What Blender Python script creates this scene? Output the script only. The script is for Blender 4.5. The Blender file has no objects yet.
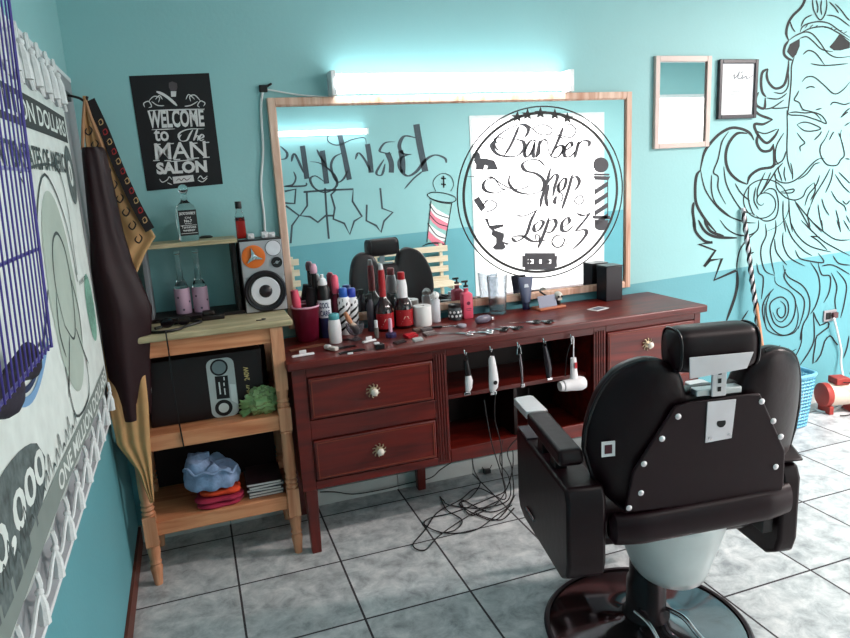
import bpy, bmesh, math, random
from mathutils import Vector, Matrix
random.seed(7)
col = bpy.context.scene.collection
PI = math.pi
# ---------------------------------------------------------------- camera calibration
F = 676.2933
BR = ((0.94155613, 0.31463892, 0.12030963), (-0.33243316, 0.92559544, 0.18100076), (-0.05440816, -0.21041728, 0.97609647))
CAM = Vector((0.39342, -3.2785, 1.66))
def P(px, py, ax, val):
    """world point where the sight line of a pixel meets the plane axis=val"""
    q = ((px - 425) / F, 1.0, -(py - 319) / F)
    r = Vector([sum(BR[i][k] * q[k] for k in range(3)) for i in range(3)])
    return CAM + r * ((val - CAM[ax]) / r[ax])
# ---------------------------------------------------------------- materials
def lin(c): return tuple((v / 255 / 12.92 if v / 255 <= .04045 else ((v / 255 + .055) / 1.055) ** 2.4) for v in c)
MATS = {}
def M(name, c=(128, 128, 128), rough=.5, metal=0., emit=None, es=1., trans=0., var=.06, scale=12., bump=0., coat=0., ior=1.45, alpha=1., spec=.5):
    if name in MATS: return MATS[name]
    m = bpy.data.materials.new(name); m.use_nodes = True
    nt = m.node_tree; b = nt.nodes['Principled BSDF']
    cl = lin(c)
    tc = nt.nodes.new('ShaderNodeTexCoord'); nz = nt.nodes.new('ShaderNodeTexNoise')
    nz.inputs['Scale'].default_value = scale; nz.inputs['Detail'].default_value = 4
    nt.links.new(tc.outputs['Object'], nz.inputs['Vector'])
    mx = nt.nodes.new('ShaderNodeMix'); mx.data_type = 'RGBA'
    mx.inputs[6].default_value = (*[max(0, v * (1 - var * 2)) for v in cl], 1)
    mx.inputs[7].default_value = (*[min(1, v * (1 + var * 2)) for v in cl], 1)
    nt.links.new(nz.outputs['Fac'], mx.inputs[0]); nt.links.new(mx.outputs[2], b.inputs['Base Color'])
    b.inputs['Roughness'].default_value = rough; b.inputs['Metallic'].default_value = metal
    b.inputs['Transmission Weight'].default_value = trans; b.inputs['IOR'].default_value = ior
    b.inputs['Coat Weight'].default_value = coat; b.inputs['Alpha'].default_value = alpha
    b.inputs['Specular IOR Level'].default_value = spec
    if emit:
        b.inputs['Emission Color'].default_value = (*lin(emit), 1); b.inputs['Emission Strength'].default_value = es
    if bump:
        bp = nt.nodes.new('ShaderNodeBump'); bp.inputs['Strength'].default_value = bump; bp.inputs['Distance'].default_value = .01
        nt.links.new(nz.outputs['Fac'], bp.inputs['Height']); nt.links.new(bp.outputs['Normal'], b.inputs['Normal'])
    MATS[name] = m
    return m
def wood(name, c1, c2, rough=.4, axis='X', scale=6., coat=0.):
    if name in MATS: return MATS[name]
    m = bpy.data.materials.new(name); m.use_nodes = True
    nt = m.node_tree; b = nt.nodes['Principled BSDF']
    tc = nt.nodes.new('ShaderNodeTexCoord'); mp = nt.nodes.new('ShaderNodeMapping')
    s = {'X': (.35, 4, 4), 'Y': (4, .35, 4), 'Z': (4, 4, .35)}[axis]
    mp.inputs['Scale'].default_value = s
    nz = nt.nodes.new('ShaderNodeTexNoise'); nz.inputs['Scale'].default_value = scale; nz.inputs['Detail'].default_value = 8; nz.inputs['Distortion'].default_value = 1.2
    cr = nt.nodes.new('ShaderNodeValToRGB')
    cr.color_ramp.elements[0].color = (*lin(c1), 1); cr.color_ramp.elements[0].position = .3
    cr.color_ramp.elements[1].color = (*lin(c2), 1); cr.color_ramp.elements[1].position = .7
    nt.links.new(tc.outputs['Object'], mp.inputs['Vector']); nt.links.new(mp.outputs['Vector'], nz.inputs['Vector'])
    nt.links.new(nz.outputs['Fac'], cr.inputs['Fac']); nt.links.new(cr.outputs['Color'], b.inputs['Base Color'])
    b.inputs['Roughness'].default_value = rough; b.inputs['Coat Weight'].default_value = coat
    MATS[name] = m
    return m
def math_node(nt, op, a, b=None):
    n = nt.nodes.new('ShaderNodeMath'); n.operation = op
    for i, v in enumerate((a, b)):
        if v is None: continue
        if isinstance(v, (int, float)): n.inputs[i].default_value = v
        else: nt.links.new(v, n.inputs[i])
    return n.outputs[0]
def wall_mat():
    m = bpy.data.materials.new('two_tone_teal_wall'); m.use_nodes = True
    nt = m.node_tree; b = nt.nodes['Principled BSDF']
    g = nt.nodes.new('ShaderNodeNewGeometry'); sp = nt.nodes.new('ShaderNodeSeparateXYZ')
    nt.links.new(g.outputs['Position'], sp.inputs[0])
    # the band edge climbs a touch towards the right, as painted
    edge = math_node(nt, 'ADD', math_node(nt, 'MULTIPLY', sp.outputs[0], .025), .895)
    up = math_node(nt, 'GREATER_THAN', sp.outputs[2], edge)
    nz = nt.nodes.new('ShaderNodeTexNoise'); nz.inputs['Scale'].default_value = 1.6; nz.inputs['Detail'].default_value = 6
    nt.links.new(g.outputs['Position'], nz.inputs['Vector'])
    def pair(c1, c2):
        mx = nt.nodes.new('ShaderNodeMix'); mx.data_type = 'RGBA'
        mx.inputs[6].default_value = (*lin(c1), 1); mx.inputs[7].default_value = (*lin(c2), 1)
        nt.links.new(nz.outputs['Fac'], mx.inputs[0]); return mx.outputs[2]
    mx = nt.nodes.new('ShaderNodeMix'); mx.data_type = 'RGBA'
    nt.links.new(up, mx.inputs[0]); nt.links.new(pair(WLO1, WLO2), mx.inputs[6]); nt.links.new(pair(WUP1, WUP2), mx.inputs[7])
    nt.links.new(mx.outputs[2], b.inputs['Base Color'])
    b.inputs['Roughness'].default_value = .55
    n2 = nt.nodes.new('ShaderNodeTexNoise'); n2.inputs['Scale'].default_value = 60; nt.links.new(g.outputs['Position'], n2.inputs['Vector'])
    bp = nt.nodes.new('ShaderNodeBump'); bp.inputs['Strength'].default_value = .15; bp.inputs['Distance'].default_value = .004
    nt.links.new(n2.outputs['Fac'], bp.inputs['Height']); nt.links.new(bp.outputs['Normal'], b.inputs['Normal'])
    return m
WUP1, WUP2, WLO1, WLO2 = (136, 186, 188), (150, 198, 200), (88, 152, 162), (102, 166, 176)
def floor_mat():
    m = bpy.data.materials.new('marbled_floor_tile'); m.use_nodes = True
    nt = m.node_tree; b = nt.nodes['Principled BSDF']
    g = nt.nodes.new('ShaderNodeNewGeometry'); sp = nt.nodes.new('ShaderNodeSeparateXYZ')
    nt.links.new(g.outputs['Position'], sp.inputs[0])
    u = math_node(nt, 'DIVIDE', math_node(nt, 'SUBTRACT', sp.outputs[0], .418 - 4.385), .4385)
    v = math_node(nt, 'DIVIDE', math_node(nt, 'ADD', sp.outputs[1], .572 + 8.68), .434)
    def edge(w, t): return math_node(nt, 'LESS_THAN', math_node(nt, 'ABSOLUTE', math_node(nt, 'SUBTRACT', math_node(nt, 'FRACT', math_node(nt, 'ADD', w, .5)), .5)), t)
    gr = math_node(nt, 'MAXIMUM', edge(u, .010), edge(v, .010))
    cell = nt.nodes.new('ShaderNodeCombineXYZ')
    nt.links.new(math_node(nt, 'FLOOR', u), cell.inputs[0]); nt.links.new(math_node(nt, 'FLOOR', v), cell.inputs[1])
    off = nt.nodes.new('ShaderNodeVectorMath'); off.operation = 'MULTIPLY_ADD'
    nt.links.new(cell.outputs[0], off.inputs[0]); off.inputs[1].default_value = (3.7, 5.1, 0); nt.links.new(g.outputs['Position'], off.inputs[2])
    nz = nt.nodes.new('ShaderNodeTexNoise'); nz.inputs['Scale'].default_value = 11; nz.inputs['Detail'].default_value = 12; nz.inputs['Roughness'].default_value = .7; nz.inputs['Distortion'].default_value = .35
    nt.links.new(off.outputs[0], nz.inputs['Vector'])
    cr = nt.nodes.new('ShaderNodeValToRGB'); e = cr.color_ramp.elements
    e[0].position = .33; e[0].color = (*lin((140, 142, 146)), 1); e[1].position = .66; e[1].color = (*lin((222, 222, 222)), 1)
    x = e.new(.47); x.color = (*lin((182, 186, 188)), 1)
    nt.links.new(nz.outputs['Fac'], cr.inputs['Fac'])
    wn = nt.nodes.new('ShaderNodeTexWhiteNoise'); nt.links.new(cell.outputs[0], wn.inputs['Vector'])
    hs = nt.nodes.new('ShaderNodeHueSaturation'); nt.links.new(cr.outputs['Color'], hs.inputs['Color'])
    nt.links.new(math_node(nt, 'ADD', math_node(nt, 'MULTIPLY', wn.outputs['Value'], .12), .94), hs.inputs['Value'])
    mx = nt.nodes.new('ShaderNodeMix'); mx.data_type = 'RGBA'; mx.inputs[7].default_value = (*lin((52, 46, 50)), 1)
    nt.links.new(gr, mx.inputs[0]); nt.links.new(hs.outputs['Color'], mx.inputs[6]); nt.links.new(mx.outputs[2], b.inputs['Base Color'])
    nt.links.new(math_node(nt, 'ADD', math_node(nt, 'MULTIPLY', gr, .5), .3), b.inputs['Roughness'])
    bp = nt.nodes.new('ShaderNodeBump'); bp.inputs['Strength'].default_value = .4; bp.inputs['Distance'].default_value = .003; bp.invert = True
    nt.links.new(gr, bp.inputs['Height']); nt.links.new(bp.outputs['Normal'], b.inputs['Normal'])
    return m
# ---------------------------------------------------------------- mesh builder
def frame_of(d):
    d = Vector(d).normalized(); a = Vector((0, 0, 1)) if abs(d.z) < .9 else Vector((1, 0, 0))
    u = d.cross(a).normalized(); return u, d.cross(u).normalized()
def crom(pts, n=6, closed=False):
    pts = [Vector(p) for p in pts]
    if len(pts) < 3: return pts
    out = []; L = len(pts)
    rng = range(L if closed else L - 1)
    for i in rng:
        if closed: a, b, c, d = pts[i - 1], pts[i], pts[(i + 1) % L], pts[(i + 2) % L]
        else: a, b, c, d = pts[max(i - 1, 0)], pts[i], pts[i + 1], pts[min(i + 2, L - 1)]
        for k in range(n):
            t = k / n; out.append(.5 * ((2 * b) + (c - a) * t + (2 * a - 5 * b + 4 * c - d) * t * t + (-a + 3 * b - 3 * c + d) * t ** 3))
    if not closed: out.append(pts[-1])
    return out
class MB:
    def __init__(s): s.v = []; s.f = []; s.m = []; s.mi = 0; s.X = Matrix.Identity(4)
    def add(s, vs, fs, mi=None):
        o = len(s.v); s.v += [tuple(s.X @ Vector(p)) for p in vs]
        s.f += [tuple(o + i for i in f) for f in fs]; s.m += [s.mi if mi is None else mi] * len(fs); return s
    def box(s, lo, hi, mi=None):
        x0, y0, z0 = lo; x1, y1, z1 = hi
        v = [(x0, y0, z0), (x1, y0, z0), (x1, y1, z0), (x0, y1, z0), (x0, y0, z1), (x1, y0, z1), (x1, y1, z1), (x0, y1, z1)]
        return s.add(v, [(0, 3, 2, 1), (4, 5, 6, 7), (0, 1, 5, 4), (1, 2, 6, 5), (2, 3, 7, 6), (3, 0, 4, 7)], mi)
    def bar(s, a, b, w, h, mi=None):
        a = Vector(a); b = Vector(b); u, w2 = frame_of(b - a); u = u * w / 2; w2 = w2 * h / 2
        v = [p + i * u + j * w2 for p in (a, b) for i, j in ((-1, -1), (1, -1), (1, 1), (-1, 1))]
        return s.add(v, [(0, 3, 2, 1), (4, 5, 6, 7), (0, 1, 5, 4), (1, 2, 6, 5), (2, 3, 7, 6), (3, 0, 4, 7)], mi)
    def tube(s, pts, r, n=8, mi=None, smooth=0, caps=True):
        pts = [Vector(p) for p in pts]
        if smooth: pts = crom(pts, smooth)
        rs = r if isinstance(r, (list, tuple)) else None
        vs = []; u = None
        for i, p in enumerate(pts):
            d = (pts[min(i + 1, len(pts) - 1)] - pts[max(i - 1, 0)])
            if d.length < 1e-9: d = Vector((0, 0, 1))
            d.normalize()
            if u is None: u, _ = frame_of(d)
            u = (u - d * u.dot(d))
            if u.length < 1e-6: u, _ = frame_of(d)
            u.normalize(); w = d.cross(u)
            rr = (rs[min(int(i * len(rs) / len(pts)), len(rs) - 1)] if rs and len(rs) != len(pts) else (rs[i] if rs else r))
            vs += [p + (u * math.cos(2 * PI * k / n) + w * math.sin(2 * PI * k / n)) * rr for k in range(n)]
        fs = [(i * n + k, i * n + (k + 1) % n, (i + 1) * n + (k + 1) % n, (i + 1) * n + k) for i in range(len(pts) - 1) for k in range(n)]
        if caps: fs += [tuple(range(n))[::-1], tuple((len(pts) - 1) * n + k for k in range(n))]
        return s.add(vs, fs, mi)
    def lathe(s, c, prof, n=24, ax=(0, 0, 1), mi=None, cap=True, sx=1., sy=1.):
        c = Vector(c); ax = Vector(ax).normalized()
        if abs(ax.z) > .99: u, w = Vector((1, 0, 0)), Vector((0, 1, 0)) * (1 if ax.z > 0 else -1)
        else: u, w = frame_of(ax)
        vs = [c + ax * z + (u * math.cos(2 * PI * k / n) * sx + w * math.sin(2 * PI * k / n) * sy) * r for r, z in prof for k in range(n)]
        fs = [(i * n + k, i * n + (k + 1) % n, (i + 1) * n + (k + 1) % n, (i + 1) * n + k) for i in range(len(prof) - 1) for k in range(n)]
        if cap: fs += [tuple(range(n))[::-1], tuple((len(prof) - 1) * n + k for k in range(n))]
        return s.add(vs, fs, mi)
    def ball(s, c, r, n=14, sc=(1, 1, 1), mi=None):
        c = Vector(c); m = n // 2; vs = []
        for i in range(m + 1):
            t = PI * i / m
            vs += [c + Vector((math.sin(t) * math.cos(2 * PI * k / n) * sc[0], math.sin(t) * math.sin(2 * PI * k / n) * sc[1], math.cos(t) * sc[2])) * r for k in range(n)]
        return s.add(vs, [(i * n + k, (i + 1) * n + k, (i + 1) * n + (k + 1) % n, i * n + (k + 1) % n) for i in range(m) for k in range(n)], mi)
    def prism(s, poly, dv, mi=None):
        poly = [Vector(p) for p in poly]; dv = Vector(dv); n = len(poly)
        return s.add(poly + [p + dv for p in poly], [tuple(range(n))[::-1], tuple(range(n, 2 * n))] + [(k, (k + 1) % n, n + (k + 1) % n, n + k) for k in range(n)], mi)
    def grid(s, fn, nu, nv, mi=None, closed=False):
        vs = [fn(i / nu, j / nv) for i in range(nu + 1) for j in range(nv + 1)]
        return s.add(vs, [(i * (nv + 1) + j, (i + 1) * (nv + 1) + j, (i + 1) * (nv + 1) + j + 1, i * (nv + 1) + j + 1) for i in range(nu) for j in range(nv)], mi)
    def ribbon(s, pts, w, mp, mi=None, sm=5, taper=True, callig=None, closed=False):
        """flat painted stroke: pts 2-D, mp maps (a,b)->world; w in the 2-D units; callig=(angle,thin) varies width with direction"""
        q = [Vector((p[0], p[1], 0)) for p in pts]
        q = crom(q, sm, closed) if len(q) > 2 and sm > 1 else (q if len(q) > 2 else [q[0] + (q[1] - q[0]) * t / 3 for t in range(4)])
        if closed: q.append(q[0])
        N = len(q); vs = []
        for i, p in enumerate(q):
            d = q[min(i + 1, N - 1)] - q[max(i - 1, 0)]
            if closed and i in (0, N - 1): d = q[1] - q[-2]
            if d.length < 1e-9: d = Vector((1, 0, 0))
            d.normalize(); nn = Vector((-d.y, d.x, 0))
            ww = w
            if callig: ww = w * (callig[1] + (1 - callig[1]) * abs(math.sin(math.atan2(d.y, d.x) - callig[0])) ** 1.6)
            if taper and not closed: ww *= min(1, .35 + 4 * min(i, N - 1 - i) / N)
            vs += [mp(*(p + nn * ww / 2).xy), mp(*(p - nn * ww / 2).xy)]
        return s.add(vs, [(2 * i, 2 * i + 1, 2 * i + 3, 2 * i + 2) for i in range(N - 1)], mi)
    def poly2(s, pts, mp, mi=None): return s.add([mp(*p) for p in pts], [tuple(range(len(pts)))], mi)
    def build(s, name, mats, parent=None, smooth=True, bevel=0, solid=0, sub=0, ang=40, world=False):
        me = bpy.data.meshes.new(name)
        me.from_pydata(s.v, [], s.f)
        for m in (mats if isinstance(mats, (list, tuple)) else [mats]): me.materials.append(m)
        me.polygons.foreach_set('material_index', s.m)
        bm = bmesh.new(); bm.from_mesh(me); bmesh.ops.recalc_face_normals(bm, faces=bm.faces); bm.to_mesh(me); bm.free()
        if smooth:
            me.polygons.foreach_set('use_smooth', [True] * len(me.polygons)); me.set_sharp_from_angle(angle=math.radians(ang))
        o = bpy.data.objects.new(name, me); col.objects.link(o)
        if parent:
            o.parent = parent
            if world:
                r = parent; mt = Matrix.Identity(4)
                while r: mt = r.matrix_basis @ mt if not r.parent else r.parent.matrix_basis @ r.matrix_parent_inverse @ r.matrix_basis @ mt; r = None
                o.matrix_parent_inverse = mt.inverted()
        if solid:
            md = o.modifiers.new('solid', 'SOLIDIFY'); md.thickness = solid; md.offset = 0
        if bevel:
            md = o.modifiers.new('bevel', 'BEVEL'); md.width = bevel; md.segments = 3; md.limit_method = 'ANGLE'; md.angle_limit = math.radians(35)
        if sub:
            md = o.modifiers.new('sub', 'SUBSURF'); md.levels = sub; md.render_levels = sub
        return o
def tag(o, label, cat, group=None):
    o['label'] = label; o['category'] = cat
    if group: o['group'] = group
    return o
def thing(name, label, cat, loc=(0, 0, 0), rz=0, group=None):
    o = bpy.data.objects.new(name, None); col.objects.link(o); o.location = loc; o.rotation_euler = (0, 0, rz); o.empty_display_size = .05
    return tag(o, label, cat, group)
def struct(o): o['kind'] = 'structure'; return o
def B(lo, hi): return MB().box(lo, hi)
def textmesh(body, h, w=None, mp=None, bold=0.0, shear=0.0, spacing=1.0):
    """outline text with Blender's own font turned into polygons; fits height h and width w, mapped by mp(a,b)"""
    cu = bpy.data.curves.new('t', 'FONT'); cu.body = body; cu.size = 1; cu.offset = bold; cu.shear = shear; cu.space_character = spacing; cu.resolution_u = 3
    ob = bpy.data.objects.new('t', cu); col.objects.link(ob)
    dg = bpy.context.evaluated_depsgraph_get(); me = ob.evaluated_get(dg).to_mesh()
    vs = [v.co.copy() for v in me.vertices]; fs = [tuple(p.vertices) for p in me.polygons]
    ob.evaluated_get(dg).to_mesh_clear(); bpy.data.objects.remove(ob); bpy.data.curves.remove(cu)
    x0 = min(v.x for v in vs); x1 = max(v.x for v in vs); y0 = min(v.y for v in vs); y1 = max(v.y for v in vs)
    sy = h / (y1 - y0); sx = (w / (x1 - x0)) if w else sy
    return [mp((v.x - x0) * sx, (v.y - y0) * sy) for v in vs], fs
def onwall(scale, ox, oy, y=-.0015):
    """maps a traced drawing onto the back wall plane"""
    return lambda a, b: P(ox + a / scale, oy + b / scale, 1, y)
# ================================================================ SETTING
RX, RY0, RZ = 8.9, -4.5, 2.9
wm = wall_mat()
struct(B((-.15, RY0 - .15, -.1), (RX + .15, .15, 0)).build('floor', floor_mat(), smooth=False))
struct(B((-.15, RY0 - .15, RZ), (RX + .15, .15, RZ + .1)).build('ceiling', M('ceiling_white', (225, 228, 226), .8), smooth=False))
struct(B((-.15, 0, 0), (RX + .15, .15, RZ)).build('wall_back', wm, smooth=False))
struct(B((-.15, RY0 - .15, 0), (0, 0, RZ)).build('wall_left', wm, smooth=False))
struct(B((RX, RY0 - .15, 0), (RX + .15, 0, RZ)).build('wall_right', wm, smooth=False))
fw = MB(); y0, y1 = RY0 - .15, RY0
fw.box((0, y0, 0), (3.72, y1, RZ)); fw.box((3.72, y0, 2.3), (5.6, y1, RZ)); fw.box((5.6, y0, 0), (5.95, y1, RZ)); fw.box((5.95, y0, 2.5), (8.5, y1, RZ)); fw.box((8.5, y0, 0), (RX, y1, RZ))
struct(fw.build('wall_front', wm, smooth=False))
cer = M('white_ceramic_skirting', (205, 208, 205), .3)
bb = MB()
for i in range(20): bb.box((i * .4385 - .02 + .004, -.012, 0), ((i + 1) * .4385 - .02, -.0, .085))
struct(bb.build('baseboard_back', cer, smooth=False))
struct(B((0, -2.9, 0), (.012, -.013, .085)).build('baseboard_left', M('brown_wood_skirting', (96, 44, 30), .5), smooth=False))
struct(B((-3, -14, -.12), (14, RY0 - .15, -.02)).build('pavement', M('pale_pavement', (200, 200, 198), .8), smooth=False))
# door casings of the two wide openings to the street
for n, (a, b, h) in enumerate(((3.72, 5.6, 2.3), (5.95, 8.5, 2.5))):
    t = MB(); t.box((a, y0 - .01, 0), (a + .04, y1 + .01, h)); t.box((b - .04, y0 - .01, 0), (b, y1 + .01, h)); t.box((a + .04, y0 - .01, h - .04), (b - .04, y1 + .01, h))
    struct(t.build('door_%d' % (n + 1), M('white_painted_metal', (220, 222, 222), .4)))
# ================================================================ MURAL
paint = M('black_wall_paint', (12, 17, 20), .6)
paint2 = M('thin_mural_paint', (46, 66, 74), .6)
mu = MB()
A = onwall(5.3125, 690, 0); Bm = onwall(5.3125, 690, 110); Cm = onwall(5.3125, 690, 220); Dm = onwall(5.318, 740, 300)
def strokes(mb, mp, w, lst, mi=0, **k):
    for p in lst:
        mb.ribbon([(p[i], p[i + 1]) for i in range(0, len(p), 2)], w, mp, mi, **k)
strokes(mu, A, 14, [
 (612,-30,610,0,590,40,545,85,520,130,512,180,525,215), (525,215,505,245,500,285,520,310,545,320),
 (525,320,520,380,500,450,455,470,420,440,408,400,415,365), (415,365,385,385,378,440,385,490,405,515),
 (365,490,350,520,355,560,395,575,400,520), (340,580,370,610,440,635)])
strokes(mu, A, 7.5, [
 (525,215,560,190,610,170,650,180,690,225,730,280,780,305,850,300), (583,205,620,195,660,225,700,262,760,275),
 (445,490,490,495,520,460,525,390), (405,520,470,525,515,495), (395,580,440,570,500,530), (430,575,480,575,520,570),
 (555,300,540,350,538,420,530,520,515,640), (585,170,600,140,640,122,690,115,740,125,790,160,850,200), (600,168,650,148,720,143,780,170,850,215),
 (650,-20,652,20,660,60,690,105,715,80,727,30,722,-20), (670,0,680,40,675,70), (700,0,695,40,700,80), (590,140,610,100,650,78), (725,80,780,90,850,140),
 (530,110,545,150,560,170), (770,20,800,50,830,90,850,110), (740,10,770,40,790,70), (600,290,630,268,670,285,715,345), (640,338,715,348,840,338),
 (595,435,620,410,660,410,710,450,765,498,810,480,850,435), (615,470,640,460,665,465), (580,480,570,500,555,530,580,545,600,580,640,590),
 (525,600,560,595,610,600,660,600,700,640), (745,560,765,543,820,555,850,545), (665,585,700,575), (805,620,830,590,850,575)])
for i in range(9): strokes(mu, A, 5, [(610 + i * 26, 150 - 14 * math.sin(i / 8 * 3.1) + i * 3, 628 + i * 26, 128 - 6 * math.sin(i / 8 * 3.1) + i * 5)])
mu.poly2([(583,205),(583,245),(565,290),(545,308),(515,275),(530,235)], A, 0)
mu.poly2([(740,250),(770,215),(795,180),(820,200),(850,225),(850,255),(800,268),(765,268)], A, 0)
strokes(mu, Bm, 15, [
 (340,160,320,125,280,102,220,95,160,125,110,175,75,230,55,320), (55,320,35,350,28,420,35,500,80,580,140,650), (305,125,250,125,205,180,190,250,205,320,250,370,305,395),
 (305,395,320,350,370,315,440,300,448,250,442,180), (440,50,390,75,345,75,350,110,375,150,410,175,450,140,472,100), (365,125,355,170,380,215,425,215,445,180), (20,490,15,540,30,640)])
strokes(mu, Bm, 7.5, [
 (515,0,530,25,600,30,680,55,725,72,700,30,650,10,590,0), (515,0,518,100,515,200,520,270,540,340), (568,78,600,65,640,70,695,98,650,112,605,108,568,78),
 (568,120,590,150,610,175,585,195,588,220), (740,105,720,150,695,190,692,230,710,270,735,293,780,293,800,265,820,240,812,190,800,140,805,105),
 (740,160,755,130,765,115), (790,120,800,150), (660,160,690,130,698,112), (820,85,850,65), (800,40,825,20,840,10),
 (715,258,680,262,640,295,600,340,555,375,510,388,465,375,450,340,465,305), (690,280,660,290,620,340,575,370), (480,435,550,420,540,440,480,440),
 (455,340,460,410,490,450,520,470,560,478,600,460,620,420,660,385), (660,385,665,430,640,480), (825,258,850,262),
 (745,310,720,360,690,410,660,460,640,510), (760,310,750,370,720,440), (690,345,670,400,630,450,610,510), (790,330,830,370,850,390), (770,340,810,400,850,440), (750,430,780,480,820,510,830,540),
 (205,115,170,170,150,260,125,330,150,355,150,420,190,500), (180,300,190,380,220,450,275,530,330,550), (55,310,80,420,140,510,200,560,290,595,350,600),
 (115,345,115,430,140,500,220,570), (240,390,270,440,320,485), (350,110,400,125,465,100), (315,400,310,470,330,540,345,560), (350,410,340,480,365,530), (400,330,360,420,360,470),
 (430,330,400,400,370,450), (470,300,420,380,380,440), (500,120,460,190,455,260,470,290), (510,220,490,270,430,300), (495,280,470,310,480,350,490,380), (535,280,545,330,545,370), (505,300,500,340,510,380),
 (390,440,420,418,455,430,470,500,455,570,400,590,350,560), (495,480,495,560,510,650), (525,480,530,560,545,650), (560,490,600,560,650,650), (555,480,620,560,700,650),
 (680,500,690,570,710,650), (775,530,790,590,800,650), (830,560,850,600), (700,470,715,520,740,560), (640,510,625,560,640,620), (850,480,830,500,810,480)])
mu.ribbon([(388 + (6 + 11.5 * t) * math.cos(t * 1.0 + 1), 490 + (6 + 11.5 * t) * math.sin(t + 1)) for t in [k * .5 for k in range(0, 27)]], 6.5, Bm, 0, sm=3)
strokes(mu, Cm, 15, [(18,-10,30,60,75,110,120,120), (45,0,80,60,140,90,250,95), (75,0,110,60,180,85), (250,268,252,340,235,420,190,545)], taper=True)
strokes(mu, Cm, 15, [(120,118,45,128,135,162,75,248,105,215,170,205,128,320,245,268)], sm=1, taper=False)
strokes(mu, Cm, 7.5, [
 (160,0,200,50,260,80,320,78,360,50,365,0), (355,60,300,110,265,160,250,230,250,270), (400,20,405,80,380,140,378,200,400,270,450,295), (455,0,455,60,430,140,430,200,450,290),
 (495,65,495,130,530,200,610,245), (450,100,460,170,515,240), (505,0,540,90,600,160,650,190), (530,0,570,80,640,140,750,170), (590,0,650,60,720,120,850,190), (640,0,720,70,780,105,850,105),
 (560,160,580,200,620,215,710,225,680,175), (640,85,690,90), (640,85,680,110,730,160), (355,230,365,280,390,310,380,420), (495,240,520,300,600,350,635,420,630,500,600,560,590,640),
 (510,260,500,300,530,350,600,410,605,480,575,580), (450,300,460,340,530,380,560,430,555,500,530,550,490,570,450,550,430,500,425,450,450,420,490,410,520,440,520,500,490,540,460,530,440,490),
 (445,365,400,420,385,480,400,560), (430,380,405,450,410,520,440,580,490,612,550,600,580,560), (640,225,680,290,690,370,670,450,640,500), (680,225,700,290,745,300,740,380,710,440),
 (750,280,780,350,770,430,780,500), (780,270,830,340,820,440,800,520), (700,245,760,240,850,290), (760,190,790,230,850,240), (270,540,310,480), (345,410,365,460,355,560), (320,180,340,170),
 (480,430,505,455,505,500,485,520,465,500,465,475,480,465), (700,0,705,60), (780,0,800,60), (815,0,850,60), (600,560,590,600,585,640)])
strokes(mu, Dm, 8, [(390,65,395,200,370,270,318,348), (115,200,125,250), (580,190,570,250,550,310)])
strokes(mu, Dm, 8, [(390,65,425,135,465,115,470,145,410,190,400,240,388,338,430,290,450,220,480,190,500,215,520,240)], sm=2, taper=False)
strokes(mu, Dm, 6, [(330,160,325,230,300,290,270,322), (180,270,215,240), (205,300,260,255), (235,300,300,260), (130,20,135,130,160,170,230,190,290,160,310,90,300,20)])
tag(mu.build('wall_mural', [paint], smooth=False), 'large black line mural of a bearded helmeted face on the teal wall', 'mural')
# ================================================================ OPPOSITE WALL (seen in the mirror)
def opp(scale, ox, oy):
    def f(a, b):
        p = P(ox + a / scale, oy + b / scale, 1, 4.5); return Vector((p.x, -4.5 + .002, p.z))
    return f
G = opp(4.554, 270, 120); Hh = opp(4.25, 380, 110)
le = MB(); cg = (math.radians(0), .28)
strokes(le, Hh, 27, [(150,62,165,150,188,262)], taper=False)
strokes(le, Hh, 17, [(150,120,100,112,78,150,92,185,130,190), (125,188,85,205,80,245,110,280,150,262,190,212,230,192,270,205,277,225)], callig=(0, .35))
strokes(le, Hh, 7, [(180,258,140,290,100,335)])
strokes(le, G, 24, [(440,110,450,170,457,240), (312,58,335,160,358,272), (145,118,155,190,166,268), (530,150,548,195,548,240), (235,140,245,210,255,290), (590,140,600,190,600,240)], taper=False)
strokes(le, G, 12, [(565,100,520,105,495,140,515,150,550,155), (515,180,480,240,505,250,520,200), (385,180,400,150,430,185,455,235), (330,150,290,170,275,215,300,280,330,270,350,230),
 (180,190,230,200,290,250,300,300,250,330,200,310,180,270,205,255,245,282), (95,190,110,155,150,240), (45,120,75,150,70,175,45,180), (210,135,235,180,250,200)], callig=(0, .4))
strokes(le, G, 5, [(435,110,425,82,370,90,310,115,270,105,258,80,290,58,318,72)])
strokes(le, G, 8, [(105,235,115,265,100,295,60,302), (63,303,155,300,162,285)])
strokes(le, G, 9, [(65,325,115,315,110,380,65,378), (150,328,250,320,375,315,372,370,415,438,380,460,360,520,335,470,285,450,292,400,275,340,300,315),
 (165,330,167,390,135,435,180,440,215,465,250,435,290,435), (248,310,255,430,265,540), (70,390,130,435,98,480,92,560), (437,385,435,458,480,480,502,510,515,460,555,420,507,402,498,310)], sm=1, taper=False)
tag(le.build('wall_lettering', M('grey_black_paint', (56, 70, 78), .6), smooth=False), 'large painted script lettering on the teal wall, seen reversed in the mirror', 'wall lettering')
pp = MB()
pp.poly2([(212,385),(300,395),(270,568),(195,560)], Hh, 1)
for a in (0, 1):
    z = a * 88
    pp.poly2([(213 - a*8,395+z),(235,420+z),(270,440+z),(290 - a*12,450+z),(287 - a*12,485+z - a*20),(250,470+z),(225,450+z - a*5),(208 - a*8,420+z)], lambda x, y: Hh(x, y) + Vector((0, .002, 0)), 2)
    pp.poly2([(208 - a*6,425+z),(230,452+z),(265,472+z),(284 - a*12,482+z),(278 - a*10,512+z - a*18),(245,500+z - a*6),(220,478+z),(203 - a*4,455+z)], lambda x, y: Hh(x, y) + Vector((0, .003, 0)), 3)
H2 = lambda x, y: Hh(x, y) + Vector((0, .004, 0))
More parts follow.
